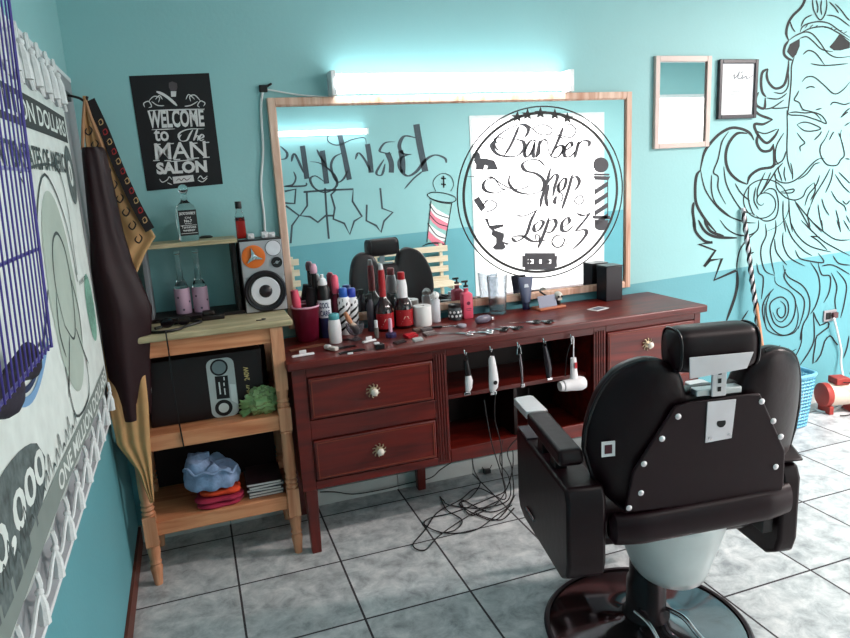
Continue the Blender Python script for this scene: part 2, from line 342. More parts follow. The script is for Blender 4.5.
strokes(pp, H2, 4, [(212,385,195,560), (300,395,270,568), (195,360,215,350,260,352,305,365,317,380,300,392,250,388,210,375,195,360), (205,375,250,392,300,398), (175,578,210,565,272,572,270,592,180,590),
 (205,400,235,440,290,460), (203,440,240,480,285,495), (198,480,235,530,275,545), (186,572,230,562,268,570)], taper=False)
strokes(pp, H2, 3, [(232,345,220,310,238,280,266,270,295,282,308,315,295,345)], taper=False)
strokes(pp, H2, 6, [(265,280,266,330), (255,290,275,292), (255,315,275,317)], taper=False)
tag(pp.build('painted_barber_pole', [paint, M('pole_teal', (150, 195, 190), .6), M('pole_white', (240, 240, 240), .6), M('pole_pink', (232, 130, 150), .6)], smooth=False), 'painted pink and white striped barber pole on the opposite wall, seen in the mirror', 'wall painting')
# ================================================================ LAMPS
def batten(name, label, x0, x1, y, z, sgn, h=.075, es=14.):
    t = thing(name, label, 'wall lamp', ((x0 + x1) / 2, y, z))
    w = (x1 - x0) / 2
    MB().box((-w, min(0, sgn * .03), -h * .35), (w, max(0, sgn * .03), h * .35)).build('housing', M('lamp_white', (235, 235, 235), .4), t, bevel=.004)
    MB().tube([(-w + .02, sgn * .055, 0), (w - .02, sgn * .055, 0)], h / 2 * .8, 14).build('tube', M('fluorescent_glow' + name, (240, 252, 255), .3, emit=(236, 250, 255), es=es), t)
    for s in (-1, 1): MB().box((s * w - (.025 if s > 0 else 0), min(0, sgn * .09), -h / 2), (s * w + (.025 if s < 0 else 0), max(0, sgn * .09), h / 2)).build('end_cap', M('lamp_white'), t, bevel=.004)
    return t
batten('tube_lamp', 'glowing white tube lamp on the wall above the big mirror', 1.09, 2.36, -.001, 2.085, -1, .11, 6.)
batten('tube_lamp', 'added tube lamp high on the opposite wall, standing in for a glare streak in the mirror', 1.15, 2.45, RY0 + .001, 2.16, 1, .07, 6.)  # made-up lamp; its reflection imitates the glare streak in the mirror
wc = M('white_cable', (225, 228, 228), .5)
c = MB(); c.tube([P(x, y, 1, -.008) for x, y in ((330, 97), (300, 95), (270, 90), (263, 89))], .004, 6, smooth=5)
c.tube([P(x, y, 1, -.008) for x, y in ((263, 89), (261, 110), (263, 150), (261, 185), (264, 215), (265, 236))], .006, 6, smooth=5)
tag(c.build('white_cable', wc), 'thin white cable running down the wall left of the mirror', 'cable')
p = P(263, 89, 1, 0); tag(MB().box((p.x - .018, -.02, p.z - .015), (p.x + .018, -.001, p.z + .015)).bar((p.x, -.01, p.z), (p.x + .04, -.012, p.z + .022), .012, .01).build('cable_clip', M('black_plastic', (10, 6, 9), .4), bevel=.003), 'small black clip holding the white cable near the mirror top corner', 'clip')
# ================================================================ BIG MIRROR
MX0, MX1, MZ0, MZ1 = .802, 2.756, .955, 2.032
mt = thing('wall_mirror', 'large wood framed wall mirror with a round barber decal above the counter', 'mirror', ((MX0 + MX1) / 2, -.001, MZ0))
fr = wood('pale_copper_wood', (186, 132, 104), (232, 200, 180), .35, 'Z', 5)
fm = MB(); W_ = .034
for a, b in (((MX0, MZ0), (MX0 + W_, MZ1)), ((MX1 - W_, MZ0), (MX1, MZ1)), ((MX0 + W_, MZ0), (MX1 - W_, MZ0 + W_)), ((MX0 + W_, MZ1 - W_), (MX1 - W_, MZ1))):
    fm.box((a[0], -.032, a[1]), (b[0], -.001, b[1]))
for a, b in (((MX0 + W_ - .008, MZ0 + W_ - .008), (MX0 + W_ + .004, MZ1 - W_ + .008)), ((MX1 - W_ - .004, MZ0 + W_ - .008), (MX1 - W_ + .008, MZ1 - W_ + .008)), ((MX0 + W_, MZ0 + W_ - .004), (MX1 - W_, MZ0 + W_ + .006)), ((MX0 + W_, MZ1 - W_ - .006), (MX1 - W_, MZ1 - W_ + .004))):
    fm.box((a[0], -.026, a[1]), (b[0], -.0195, b[1]))
fm.build('frame', fr, mt, bevel=.004, world=True)
mir = M('mirror_glass', (238, 243, 244), .0, .985, var=0)
MB().box((MX0 + W_ - .002, -.018, MZ0 + W_ - .002), (MX1 - W_ + .002, -.002, MZ1 - W_ + .002)).build('glass', mir, mt, smooth=False, world=True)
DY = -.0192
E1 = onwall(4.722, 455, 95, DY); F1 = onwall(4.722, 455, 180, DY)
blk = M('black_vinyl', (12, 12, 14), .4); gry = M('grey_vinyl', (70, 68, 74), .45)
dk = MB()
C0 = P(543.5, 194, 1, DY)
def ell(rx, rz, n=96): return [(C0.x + rx * math.cos(2 * PI * k / n), C0.z + rz * math.sin(2 * PI * k / n)) for k in range(n)]
wmap = lambda a, b: Vector((a, DY, b))
for rx, w in ((.497, .007), (.462, .014)): dk.ribbon(ell(rx, rx * .905), w, wmap, 0, sm=1, taper=False, closed=True)
for sx, sy in ((295,104),(343,92),(404,85),(472,93),(531,110)):
    dk.poly2([(sx + (30 if k % 2 == 0 else 12) * math.sin(PI * k / 5), sy - (30 if k % 2 == 0 else 12) * math.cos(PI * k / 5)) for k in range(10)], E1, 0)
dk.build('ring_and_stars_decal', blk, mt, smooth=False, world=True)
tx = MB(); CG = (math.radians(-20), .30)
strokes(tx, E1, 18, [
 (302,148,285,190,262,240,232,288), (205,262,185,235,200,198,255,158,315,140,347,160,330,198,280,212), (285,212,320,218,327,250,295,286,240,290,195,275,172,235,195,205),
 (385,218,362,213,340,240,328,275,340,293,362,270,378,225), (378,220,370,270,375,293,395,285), (402,215,395,250,385,296), (398,235,415,212,437,215), (512,150,485,220,452,290), (452,290,482,294,506,270,512,246,496,238,474,254),
 (522,262,552,240,545,222,520,250,518,288,545,290,565,270), (585,218,575,260,565,298), (580,240,605,215,635,222,630,245),
 (425,335,395,308,345,308,318,330,335,358,385,372,420,405,410,450,355,468,290,455,255,415,262,372), (452,345,432,420,412,480,402,530), (432,425,468,378,485,385,472,430,462,480),
 (515,390,490,425,492,455,515,440,525,400,512,390), (555,375,535,450,505,540), (545,400,572,385,588,410,570,445,545,450), (205,390,150,400,133,430,150,455,200,462,245,435)], callig=CG)
strokes(tx, E1, 5, [(437,217,442,262,452,288), (395,285,402,270,402,240), (565,270,575,250,585,222)], taper=False)
strokes(tx, E1, 7, [(385,218,362,213,340,240,328,275,340,293,362,270,378,225), (452,290,482,294,506,270,512,246,496,238,474,254), (522,262,552,240,545,222,520,250,518,288,545,290,565,270), (515,390,490,425,492,455,515,440,525,400,512,390)], taper=False)
strokes(tx, E1, 6, [(300,140,340,140,400,185,450,182,457,158,420,140,380,150,365,170), (512,150,545,138,572,165,550,200,500,192,430,185), (345,400,340,435,275,445,220,420,170,390,60,385), (250,450,220,440,190,400,150,370),
 (512,210,500,200,480,215), (210,235,185,210,210,200,240,215)], taper=True)
strokes(tx, F1, 19, [
 (290,168,335,168,400,135), (385,145,360,190,335,260,290,290,268,272), (268,268,320,265,370,290,440,282), (405,190,375,215,378,242,402,232,418,200,400,188), (445,178,425,240,392,322), (440,198,468,185,478,210,455,245,430,245),
 (510,222,540,200,532,178,508,200,505,235,530,242,558,215), (575,158,610,168,645,152), (640,155,600,205,568,242), (568,242,610,235,622,250,600,285,555,330), (480,75,470,100,478,112), (445,20,430,80,438,125)], callig=CG)
strokes(tx, F1, 6, [(478,70,500,60,510,80,500,100,480,90), (560,110,575,80,600,75,605,105,580,115,560,95), (385,290,380,260,400,265,395,290), (515,270,480,262,458,290,478,318,505,310,518,280,500,275)], taper=True)
strokes(tx, F1, 9, [(455,300,480,318,515,310,540,290)], callig=CG)
# razor blade, brush, chair, shave and pole pictograms
for q in ([(330,345),(473,345),(473,358),(482,358),(482,375),(330,375),(318,375),(318,358),(330,358)], [(318,395),(482,395),(482,412),(473,412),(473,425),(330,425),(330,412),(318,412)]): tx.poly2(q, F1)
for x in (318, 372, 410, 455): tx.poly2([(x,373),(x+26,373),(x+26,397),(x,397)], F1)
tx.poly2([(352,373),(365,385),(352,397),(340,385)], F1); tx.poly2([(440,373),(450,385),(440,397),(430,385)], F1)
tx.poly2([(90,95),(112,76),(128,100),(145,128),(125,150),(108,128)], F1); strokes(tx, F1, 6, [(140,100,170,95,198,115,180,140,150,150), (130,120,150,100)], taper=False)
tx.poly2([(140,182),(155,180),(165,215),(228,208),(232,220),(185,235),(232,252),(232,268),(225,290),(258,300),(245,308),(232,300),(240,318),(225,330),(190,330),(178,318),(195,300),(195,275),(172,258),(176,240),(160,225)], F1)
tx.poly2([(95,278),(108,268),(118,278),(120,298),(150,300),(165,305),(185,308),(205,352),(150,354),(155,335),(140,330),(135,354),(98,352),(100,330),(90,310)], E1)
tx.poly2([(689 + 36 * math.cos(2 * PI * k / 20), 330 + 36 * math.sin(2 * PI * k / 20)) for k in range(20)], E1)
for q in ([(655,370),(730,372),(728,380),(658,380)], [(652,382),(734,384),(724,402),(662,400)]): tx.poly2(q, E1)
for k in range(4):
    z = 408 + k * 50; tx.poly2([(661,z + 40),(722,z),(722,z + 22),(661,z + 62)], E1)
strokes(tx, E1, 3, [(661,402,661,585), (722,402,722,585)], taper=False)
tx.poly2([(650,168),(732,170),(732,185),(650,183)], F1); tx.poly2([(658,187),(724,189),(720,228),(700,238),(680,238),(663,228)], F1)
tx.build('script_and_pictogram_decal', gry, mt, smooth=False, world=True)
# ================================================================ POSTER
pc = [P(129, 76, 1, -.002), P(209, 73, 1, -.002), P(223, 184, 1, -.002), P(147, 191, 1, -.002)]
pt = thing('poster', 'black welcome poster with white lettering on the teal wall', 'poster', (pc[3].x, -.001, pc[3].z))
MB().prism([(p.x, -.0025, p.z) for p in pc], (0, .002, 0)).build('paper', M('poster_black', (16, 5, 10), .45), pt, smooth=False, world=True)
S7 = onwall(5.1, 130, 70, -.004)
pm = MB()
def ptext(mb, body, x, y, w, h, mp, mi=0, tilt=0., **k):   # (x,y) = lower left in crop px, y down
    v, f = textmesh(body, h, w, lambda a, b: mp(x + a + b * -.09, y - b + a * tilt), **k); mb.add(v, f, mi)
ptext(pm, 'WELCOME', 97, 298, 284, 92, S7, tilt=-.035, bold=.035)
for x in (96, 152, 196, 240, 300, 345): pm.poly2([(x, 205 - (x - 96) * .02), (x + 34, 204 - (x - 96) * .02), (x + 34, 209 - (x - 96) * .02), (x, 210 - (x - 96) * .02)], S7)
ptext(pm, 'to', 125, 363, 75, 62, S7, bold=.02)
strokes(pm, S7, 10, [(245,345,255,320,300,302,378,300), (320,305,305,330,290,358,262,362,250,345,262,330), (345,300,335,330,325,360), (328,350,342,335,350,340,345,360), (355,352,375,340,368,328,355,342,360,360,378,352)], callig=(.3, .3))
ptext(pm, 'MAN', 130, 458, 262, 84, S7, tilt=-.05, bold=.012)
for x, y in ((118,460),(176,460),(222,455),(290,452),(318,448),(372,444),(122,378),(190,374),(310,372),(370,368)): pm.poly2([(x, y), (x + 34, y - 2), (x + 34, y + 3), (x, y + 5)], S7)
ptext(pm, 'SALON', 137, 534, 258, 62, S7, tilt=-.05, bold=.05)
strokes(pm, S7, 5, [(75,190,70,170,95,160,110,185,95,192), (95,160,120,135,150,140,145,165), (110,160,140,180,175,182), (130,150,150,130,165,150), (375,185,382,168,360,158,345,180,355,190), (360,158,330,128,305,135,310,160), (345,160,310,180,278,185), (330,150,300,125,285,150),
 (150,555,165,572,190,560,200,545,215,560), (345,555,360,540,375,555,395,540), (190,575,215,585), (345,560,370,570,395,550), (120,205,380,198), (110,305,230,300), (190,468,330,458)])
strokes(pm, S7, 14, [(135,110,170,125,205,150,240,182)], taper=True)
pm.poly2([(217,545),(322,535),(328,568),(222,580)], S7)
pm.poly2([(208,108),(236,108),(234,136),(210,136)], S7)
pm.build('white_lettering', M('poster_white', (215, 212, 212), .6), pt, smooth=False, world=True)
pg = MB(); pg.poly2([(198,65),(215,58),(240,68),(242,90),(236,106),(208,106),(198,88)], S7); strokes(pg, lambda a, b: S7(a, b) + Vector((0, -.0005, 0)), 4, [(235,567,250,555,262,565,275,552,290,562,310,548)])
pg.build('brush_picture', M('poster_grey', (80, 70, 74), .6), pt, smooth=False, world=True)
# ================================================================ SMALL FRAMES
def framed(name, label, cat, x0, x1, z0, z1, w, fmat, imat, d=.022, part='glass'):
    t = thing(name, label, cat, ((x0 + x1) / 2, -.001, z0))
    m = MB()
    for a in ((x0, z0, x0 + w, z1), (x1 - w, z0, x1, z1), (x0 + w, z0, x1 - w, z0 + w), (x0 + w, z1 - w, x1 - w, z1)): m.box((a[0], -d, a[1]), (a[2], -.001, a[3]))
    m.build('frame', fmat, t, bevel=.003, world=True)
    MB().box((x0 + w - .001, -d * .45, z0 + w - .001), (x1 - w + .001, -.002, z1 - w + .001)).build(part, imat, t, smooth=False, world=True)
    return t
framed('small_mirror', 'small pale framed mirror on the teal wall right of the big mirror', 'mirror', 2.915, 3.295, 1.722, 2.218, .03, M('pale_pink_wood', (206, 184, 176), .4), mir)
ct = framed('certificate', 'dark framed paper certificate beside the small pale mirror', 'framed certificate', 3.352, 3.632, 1.872, 2.2, .022, M('dark_frame', (52, 50, 56), .35), M('certificate_paper', (232, 234, 238), .7), part='paper')
Wm = onwall(3.359, 630, 0, -.0105); cm = MB()
strokes(cm, Wm, 3, [(342,262,352,250,350,264,362,252,368,240,362,262,374,262,380,250,376,264,390,256,392,264,406,258,412,252), (372,246,380,240)], sm=4)
for k in range(3): strokes(cm, Wm, 1.4, [(318,300 + k * 9,395,297 + k * 9)])
cm.build('writing', M('faint_ink', (96, 104, 110), .7), ct, smooth=False, world=True)
# ================================================================ VANITY TABLE
ZC = .912
mah = wood('mahogany', (62, 8, 5), (114, 25, 14), .4, 'X', 5, .05)
mahv = wood('mahogany_upright', (58, 8, 5), (108, 24, 14), .4, 'Z', 5, .1)
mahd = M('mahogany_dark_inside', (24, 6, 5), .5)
brass = M('antique_brass', (200, 180, 150), .35, .9); pearl = M('pearl_knob', (232, 220, 208), .25)
va = thing('vanity_table', 'long glossy mahogany vanity table with drawers below the big mirror', 'vanity table', (1.8, -.26, 0))
FY = -.47
def vb(name, m, bev=.003, mat=None): return m.build(name, mat or mah, va, bevel=bev, world=True)
tp = MB(); tp.box((.715, -.5, ZC - .038), (2.895, -.012, ZC)); vb('table_top', tp, .008)
ca = MB()   # left pedestal carcass
ca.box((.745, FY + .012, .31), (1.44, -.02, .855)); ca.box((.735, FY, .31), (.795, FY + .03, .873)); ca.box((1.375, FY, .31), (1.44, FY + .03, .873)); ca.box((.795, FY, .83), (1.375, FY + .02, .873)); ca.box((.795, FY, .31), (1.375, FY + .02, .35)); ca.box((.795, FY, .545), (1.375, FY + .02, .635))
vb('left_pedestal', ca)
cb = MB(); cb.box((2.225, FY + .012, .31), (2.865, -.02, .855)); cb.box((2.225, FY, .31), (2.295, FY + .03, .873)); cb.box((2.835, FY, .31), (2.875, FY + .03, .873)); cb.box((2.295, FY, .838), (2.835, FY + .02, .873)); cb.box((2.295, FY, .31), (2.835, FY + .02, .35)); cb.box((2.295, FY, .565), (2.835, FY + .02, .60))
for i in range(4): cb.box((2.236 + i * .014, FY - .006, .33), (2.243 + i * .014, FY, .85))
vb('right_pedestal', cb)
for k in range(4): vb('pilaster_reed', MB().box((1.386 + k * .013, FY - .005, .33), (1.393 + k * .013, FY, .85)), .002, mahv)
cc = MB(); cc.box((1.44, -.05, .31), (2.225, -.02, .873)); vb('back_panel_or_shade', cc, 0, mahd)
vb('hook_rail', MB().box((1.44, FY, .835), (2.225, FY + .022, .873)))
vb('shelf', MB().box((1.441, -.40, .60), (2.224, -.05, .622)))
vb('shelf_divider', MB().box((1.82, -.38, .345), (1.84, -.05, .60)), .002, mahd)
vb('bottom_board', MB().box((1.441, FY + .005, .315), (2.224, -.05, .345)))
vb('bottom_rail', MB().box((1.441, FY, .31), (2.224, FY + .02, .378)))
def rosette(parent, x, z, y):
    m = MB()
    for k in range(10):
        a = 2 * PI * k / 10; m.tube([(x + .012 * math.cos(a), y - .002, z + .012 * math.sin(a)), (x + .028 * math.cos(a + .12), y - .004, z + .028 * math.sin(a + .12)), (x + .032 * math.cos(a + .3), y - .003, z + .032 * math.sin(a + .3))], .0028, 5)
    m.lathe((x, y, z), [(.018, 0), (.016, .004), (.008, .007)], 16, (0, -1, 0)); m.build('rosette', brass, parent, world=True)
    MB().lathe((x, y - .006, z), [(.005, 0), (.006, .012), (.015, .018), (.017, .025), (.012, .032), (.003, .035)], 16, (0, -1, 0)).build('knob', pearl, parent, world=True)
def drawer(x0, x1, z0, z1, kx, kz):
    d = MB(); d.box((x0, FY - .008, z0), (x1, FY + .011, z1)); o = vb('drawer', d, .006)
    ed = MB()
    for a, b in (((x0 + .012, z0 + .010), (x1 - .012, z0 + .014)), ((x0 + .012, z1 - .014), (x1 - .012, z1 - .010)), ((x0 + .012, z0 + .014), (x0 + .016, z1 - .014)), ((x1 - .016, z0 + .014), (x1 - .012, z1 - .014))): ed.box((a[0], FY - .011, a[1]), (b[0], FY - .0081, b[1]))
    e = ed.build('moulding', M('worn_edge', (130, 56, 40), .4), o, world=True)
    rosette(o, kx, kz, FY - .008)
# rosette under a drawer: parent matrices fold down to the thing's
drawer(.80, 1.37, .64, .826, 1.083, .730); drawer(.80, 1.37, .355, .54, 1.091, .447)
drawer(2.30, 2.83, .604, .834, 2.537, .745); drawer(2.30, 2.83, .355, .56, 2.55, .46)
for x, y in ((.745, FY + .002), (2.81, FY + .002), (.745, -.085), (2.81, -.085), (1.385, -.085), (2.235, -.085)):
    lg = MB(); lg.add([(x + sx * (.006 if z == 0 else 0) + (.055 - (.012 if z == 0 else 0)) * i, y + (.006 if z == 0 else 0) + (.055 - (.012 if z == 0 else 0)) * j, z) for z in (0, .31) for i, j in ((0, 0), (1, 0), (1, 1), (0, 1)) for sx in (1,)], [(0, 3, 2, 1), (4, 5, 6, 7), (0, 1, 5, 4), (1, 2, 6, 5), (2, 3, 7, 6), (3, 0, 4, 7)])
    vb('leg', lg, .004, mahv)
chrome = M('chrome', (225, 225, 228), .15, 1.)
HX = (1.525, 1.655, 1.797, 1.935, 2.085)
for x in HX:
    MB().tube([(x, FY, .852), (x, FY - .012, .855), (x, FY - .016, .84), (x, FY - .024, .832), (x, FY - .032, .84), (x, FY - .034, .85)], .0028, 8, smooth=4).build('hook', chrome, va, world=True)
# ================================================================ HANGING TOOLS
bk = M('black_plastic', (10, 6, 9), .4); wh = M('white_plastic', (232, 230, 232), .3); slv = M('silver_plastic', (176, 178, 184), .3, .6)
HY = FY - .03
def tool(name, label, cat, x): return thing(name, label, cat, (x, HY, .842))
def loop(t, h, r=.0018, mat=bk): MB().tube([(-.012, 0, -h), (-.008, 0, -h * .4), (-.0, -.001, .004), (.008, 0, -h * .4), (.012, 0, -h)], r, 6, smooth=5).build('hanging_loop', mat, t)
def tapered(segs, n=16, flat=.7, ax=None):
    """body of stacked ellipses [(x,z,rx)], depth = flat*rx"""
    m = MB(); vs = []
    for x, z, r in segs: vs += [(x + r * math.cos(2 * PI * k / n), r * flat * math.sin(2 * PI * k / n), z) for k in range(n)]
    fs = [(i * n + k, i * n + (k + 1) % n, (i + 1) * n + (k + 1) % n, (i + 1) * n + k) for i in range(len(segs) - 1) for k in range(n)] + [tuple(range(n)), tuple((len(segs) - 1) * n + k for k in range(n))[::-1]]
    return m.add(vs, fs)
t = tool('hair_trimmer', 'slim black and white hair trimmer, leftmost tool on the vanity hooks', 'hair trimmer', HX[0]); loop(t, .04)
tapered([(0, -.03, .010), (.002, -.06, .015), (.006, -.09, .016), (.008, -.11, .013)]).build('handle', bk, t)
tapered([(.008, -.105, .014), (.010, -.13, .019), (.008, -.165, .017), (.004, -.18, .012)]).build('head', wh, t)
MB().box((-.02, -.012, -.196), (.012, .006, -.181)).build('blade', chrome, t, bevel=.002)
t = tool('hair_clipper', 'white hair clipper hanging from the second vanity hook', 'hair clipper', HX[1]); loop(t, .035)
tapered([(.0, -.03, .012), (.0, -.05, .017), (.004, -.10, .021), (.006, -.15, .025), (.003, -.185, .022), (-.002, -.2, .014)]).build('body', wh, t)
MB().box((-.018, -.014, -.214), (.014, .004, -.199)).build('blade', chrome, t, bevel=.002)
MB().lathe((.006, -.0175, -.155), [(.010, 0), (.010, .002), (.005, .0021)], 16, (0, -1, 0)).build('badge', bk, t)
t = tool('edging_trimmer', 'thin dark edging trimmer hanging from the middle vanity hook', 'hair trimmer', HX[2]); loop(t, .04, mat=chrome)
tapered([(.003, -.04, .006), (.006, -.08, .008), (.010, -.11, .007), (.012, -.16, .006), (.013, -.19, .005)]).build('handle', M('dark_chrome', (120, 116, 120), .25, .8), t)
MB().box((.004, -.006, -.206), (.024, .006, -.188)).build('blade', chrome, t, bevel=.002)
t = tool('hair_clipper', 'black hair clipper hanging beside the white hair dryer', 'hair clipper', HX[3]); loop(t, .025)
tapered([(-.002, -.02, .010), (.003, -.05, .015), (.010, -.09, .018), (.016, -.13, .019), (.018, -.165, .016), (.018, -.18, .012)]).build('body', M('black_gloss', (38, 34, 40), .2), t)
MB().box((.004, -.012, -.19), (.032, .004, -.179)).build('blade', chrome, t, bevel=.002)
t = tool('hair_dryer', 'white hair dryer hanging nose to the left at the right end of the hooks', 'hair dryer', HX[4])
MB().tube([(-.004, 0, -.03), (-.006, -.002, 0), (.004, -.004, .002), (.006, 0, -.07), (.006, 0, -.10)], .003, 6, smooth=5).build('hanging_loop', wh, t)
MB().tube([(.0, 0, -.005), (-.03, -.002, -.07), (-.04, 0, -.15), (-.035, .01, -.19)], .003, 6, smooth=5).build('cord', bk, t)
tapered([(.004, -.10, .016), (.006, -.16, .018), (.008, -.205, .022)]).build('handle', wh, t)
bo = MB().lathe((-.055, 0, -.235), [(.024, 0), (.028, .004), (.03, .04), (.034, .07), (.036, .10), (.030, .118), (.012, .124)], 22, (1, 0, 0)); bo.build('barrel', wh, t)
MB().lathe((-.073, 0, -.235), [(.023, 0), (.025, .014), (.025, .018)], 22, (1, 0, 0)).build('nozzle', wh, t)
MB().lathe((-.056, 0, -.235), [(.0255, 0), (.0255, .005)], 22, (1, 0, 0)).build('nozzle_ring', bk, t)
MB().box((.0, -.021, -.15), (.014, -.016, -.12)).build('switch', M('red_button', (170, 30, 40), .4), t, bevel=.001)
# cords dropping to the tangle
def cord(pts, label, r=.003, name='power_cable', sm=8, mat=None, g='cords under the vanity'):
    return tag(MB().tube(pts, r, 6, smooth=sm).build(name, mat or M('black_cord', (20, 14, 16), .5)), label, 'cord', g)
def fp(x, y, z=.006): q = P(x, y, 2, z); return (q.x, q.y, q.z)
def vp(x, y, d=-.50): q = P(x, y, 1, d); return (q.x, q.y, q.z)
def cut(pts): return pts
cord([(1.66, FY - .045, .64), (1.66, -.50, .5), (1.69, -.495, .36), (1.69, -.5, .2), (1.72, -.45, .05), fp(478, 488), fp(460, 500), fp(438, 512), fp(425, 530), fp(413, 545), fp(425, 550), fp(440, 535), fp(470, 515), fp(500, 500)], 'black cord dropping from the white clipper into the tangle on the tiles')
cord([vp(484, 400, -.52), vp(491, 440, -.52), vp(500, 470, -.46), fp(505, 490, .03), fp(490, 498), fp(455, 512), fp(430, 518), fp(425, 525), fp(445, 533), fp(475, 530), fp(497, 515), fp(512, 505)], 'black cord looping widest over the tile joint in the tangle')
cord([vp(503, 440, -.47), vp(500, 462, -.45), vp(509, 478, -.38), fp(508, 500, .02), fp(480, 508), fp(450, 505), fp(443, 500), fp(440, 497), fp(447, 510), fp(462, 520), fp(455, 530), fp(440, 533)], 'black cord ending in the small loop near the front of the tangle')
cord([vp(472, 455, -.46), vp(474, 470, -.4), fp(480, 484, .02), fp(470, 498), fp(460, 505), fp(490, 520), fp(505, 512), fp(515, 495)], 'black cord hanging at the left of the bunch below the bottom rail')
cord([vp(512, 440, -.45), vp(513, 465, -.42), vp(507, 488, -.38), fp(495, 505, .02), fp(475, 512), fp(500, 520), fp(514, 508)], 'black cord nearest the barber chair in the hanging bunch')
cord([(1.835, FY - .045, .63), (1.84, -.49, .5), (1.83, -.49, .42), vp(508, 450, -.48), vp(512, 470, -.44), fp(512, 500, .02), fp(490, 512), fp(462, 500), fp(470, 515), fp(486, 510)], 'black cord running down from the thin edging trimmer')
cord([vp(452, 462, -.10), vp(440, 470, -.06), vp(430, 478, -.05), vp(405, 484, -.04), vp(385, 489, -.04), vp(355, 494, -.04), vp(335, 492, -.04), vp(320, 492, -.04)], 'black cord stretched along the white skirting below the drawers')
q = fp(487, 473, .0); tag(MB().box((q[0] - .02, q[1] - .012, 0), (q[0] + .02, q[1] + .012, .022)).bar((q[0] - .018, q[1], .02), (q[0] - .03, q[1] - .004, .045), .004, .004).bar((q[0] + .018, q[1], .02), (q[0] + .03, q[1] - .004, .045), .004, .004).build('plug', bk, bevel=.003), 'small black plug lying on the tiles by the skirting', 'plug')
# ================================================================ WOOD STAND (left)
pine = wood('pine', (184, 106, 66), (222, 156, 112), .5, 'X', 6); pinev = wood('pine_upright', (182, 114, 78), (222, 164, 126), .5, 'Z', 6); paleslab = wood('worn_painted_board', (150, 138, 104), (206, 188, 152), .55, 'X', 7)
st = thing('wooden_stand', 'pine stand with turned legs and two shelves in the left corner', 'stand', (.41, -.24, 0))
def sb(name, m, mat, bev=.003): return m.build(name, mat, st, bevel=bev, world=True)
sb('stand_top', MB().box((.05, -.455, 1.062), (.765, -.03, 1.09)), paleslab, .008)
sb('front_apron', MB().box((.11, -.425, .992), (.69, -.405, 1.062)), pine); sb('back_apron', MB().box((.11, -.085, .992), (.69, -.065, 1.062)), pine)
for x in (.085, .695): sb('side_apron', MB().box((x - .01, -.39, .992), (x + .01, -.10, 1.062)), wood('pine_depth', (146, 98, 66), (190, 144, 104), .5, 'Y', 6))
sb('middle_shelf', MB().box((.07, -.40, .650), (.71, -.05, .665)), pine); sb('middle_rail', MB().box((.09, -.425, .60), (.69, -.40, .667)), pine)
sb('back_panel_or_shade', MB().box((.12, -.062, .284), (.67, -.052, .992)), M('painted_shelf_shade', (34, 10, 12), .7))  # dark sheet added to imitate the shade behind the stand shelves
sb('lower_shelf', MB().box((.07, -.40, .268), (.71, -.05, .283)), pine); sb('lower_rail', MB().box((.09, -.425, .225), (.69, -.40, .287)), pine)
prof = [(.017, 0), (.019, .02), (.022, .05), (.026, .08), (.021, .095), (.026, .105), (.021, .115), (.023, .13), (.027, .16), (.024, .178), (.03, .19)]
def turned(x, y):
    m = MB(); m.lathe((x, y, 0), prof, 18)
    m.box((x - .026, y - .026, .185), (x + .026, y + .026, .32))
    m.lathe((x, y, .32), [(.024, 0), (.028, .012), (.021, .02), (.028, .032), (.021, .042), (.027, .054), (.022, .064), (.026, .085), (.0265, .15), (.0255, .22), (.024, .255), (.028, .262), (.024, .27), (.028, .278)], 18)
    m.box((x - .026, y - .026, .595), (x + .026, y + .026, .70))
    m.lathe((x, y, .70), [(.024, 0), (.028, .01), (.021, .02), (.028, .03), (.022, .04), (.026, .06), (.026, .08)], 18)
    m.box((x - .026, y - .026, .78), (x + .026, y + .026, 1.062))
    return m
for x, y in ((.095, -.412), (.695, -.412), (.095, -.075), (.695, -.075)): sb('leg', turned(x, y), pinev, 0)
# ---- crate on the stand
drk = M('dark_stained_wood', (22, 9, 9), .5)
cr = thing('wall_crate', 'shallow wooden shelf crate on the stand against the wall', 'shelf crate', (.41, -.11, 1.09))
def kb(name, m, mat): return m.build(name, mat, cr, bevel=.002, world=True)
kb('top_board', MB().box((.19, -.2, 1.408), (.592, -.005, 1.426)), paleslab); kb('side_board', MB().box((.195, -.19, 1.106), (.213, -.006, 1.408)), M('bluish_grey_board', (120, 124, 130), .5)); kb('side_board', MB().box((.565, -.19, 1.106), (.583, -.006, 1.408)), drk); kb('bottom_board', MB().box((.19, -.2, 1.0902), (.592, -.006, 1.106)), drk)
# ---- bottles
glass = M('clear_glass', (238, 246, 246), .02, trans=1., var=0, ior=1.45)
lab_bk = M('black_label', (18, 14, 16), .5); lab_w = M('label_white', (225, 225, 225), .6)
t = thing('glass_bottle', 'empty square clear glass bottle with a black and white label on the crate', 'bottle', (.395, -.1, 1.426), .12)
def sqb(w, h, sh, nr, nh, r=.012):
    m = MB(); n = 24; vs = []
    def ring(a, e, z):
        for k in range(n):
            th = 2 * PI * k / n; c, s_ = math.cos(th), math.sin(th); sc_ = a / (abs(c) ** e + abs(s_) ** e) ** (1 / e); vs.append((c * sc_, s_ * sc_, z))
    for a, e, z in ((w * .92, 7, 0), (w, 7, .006), (w, 7, h), (w * .85, 4, h + sh * .5), (nr * 1.3, 2, h + sh), (nr, 2, h + sh + .01), (nr, 2, h + sh + nh), (nr * 1.15, 2, h + sh + nh + .002), (nr * 1.15, 2, h + sh + nh + .01)): ring(a, e, z)
    L = len(vs) // n
    return m.add(vs, [(i * n + k, i * n + (k + 1) % n, (i + 1) * n + (k + 1) % n, (i + 1) * n + k) for i in range(L - 1) for k in range(n)] + [tuple(range(n))[::-1], tuple((L - 1) * n + k for k in range(n))])
sqb(.041, .135, .035, .013, .03).build('glass', glass, t)
MB().ball((0, 0, .223), .022).build('stopper', glass, t)
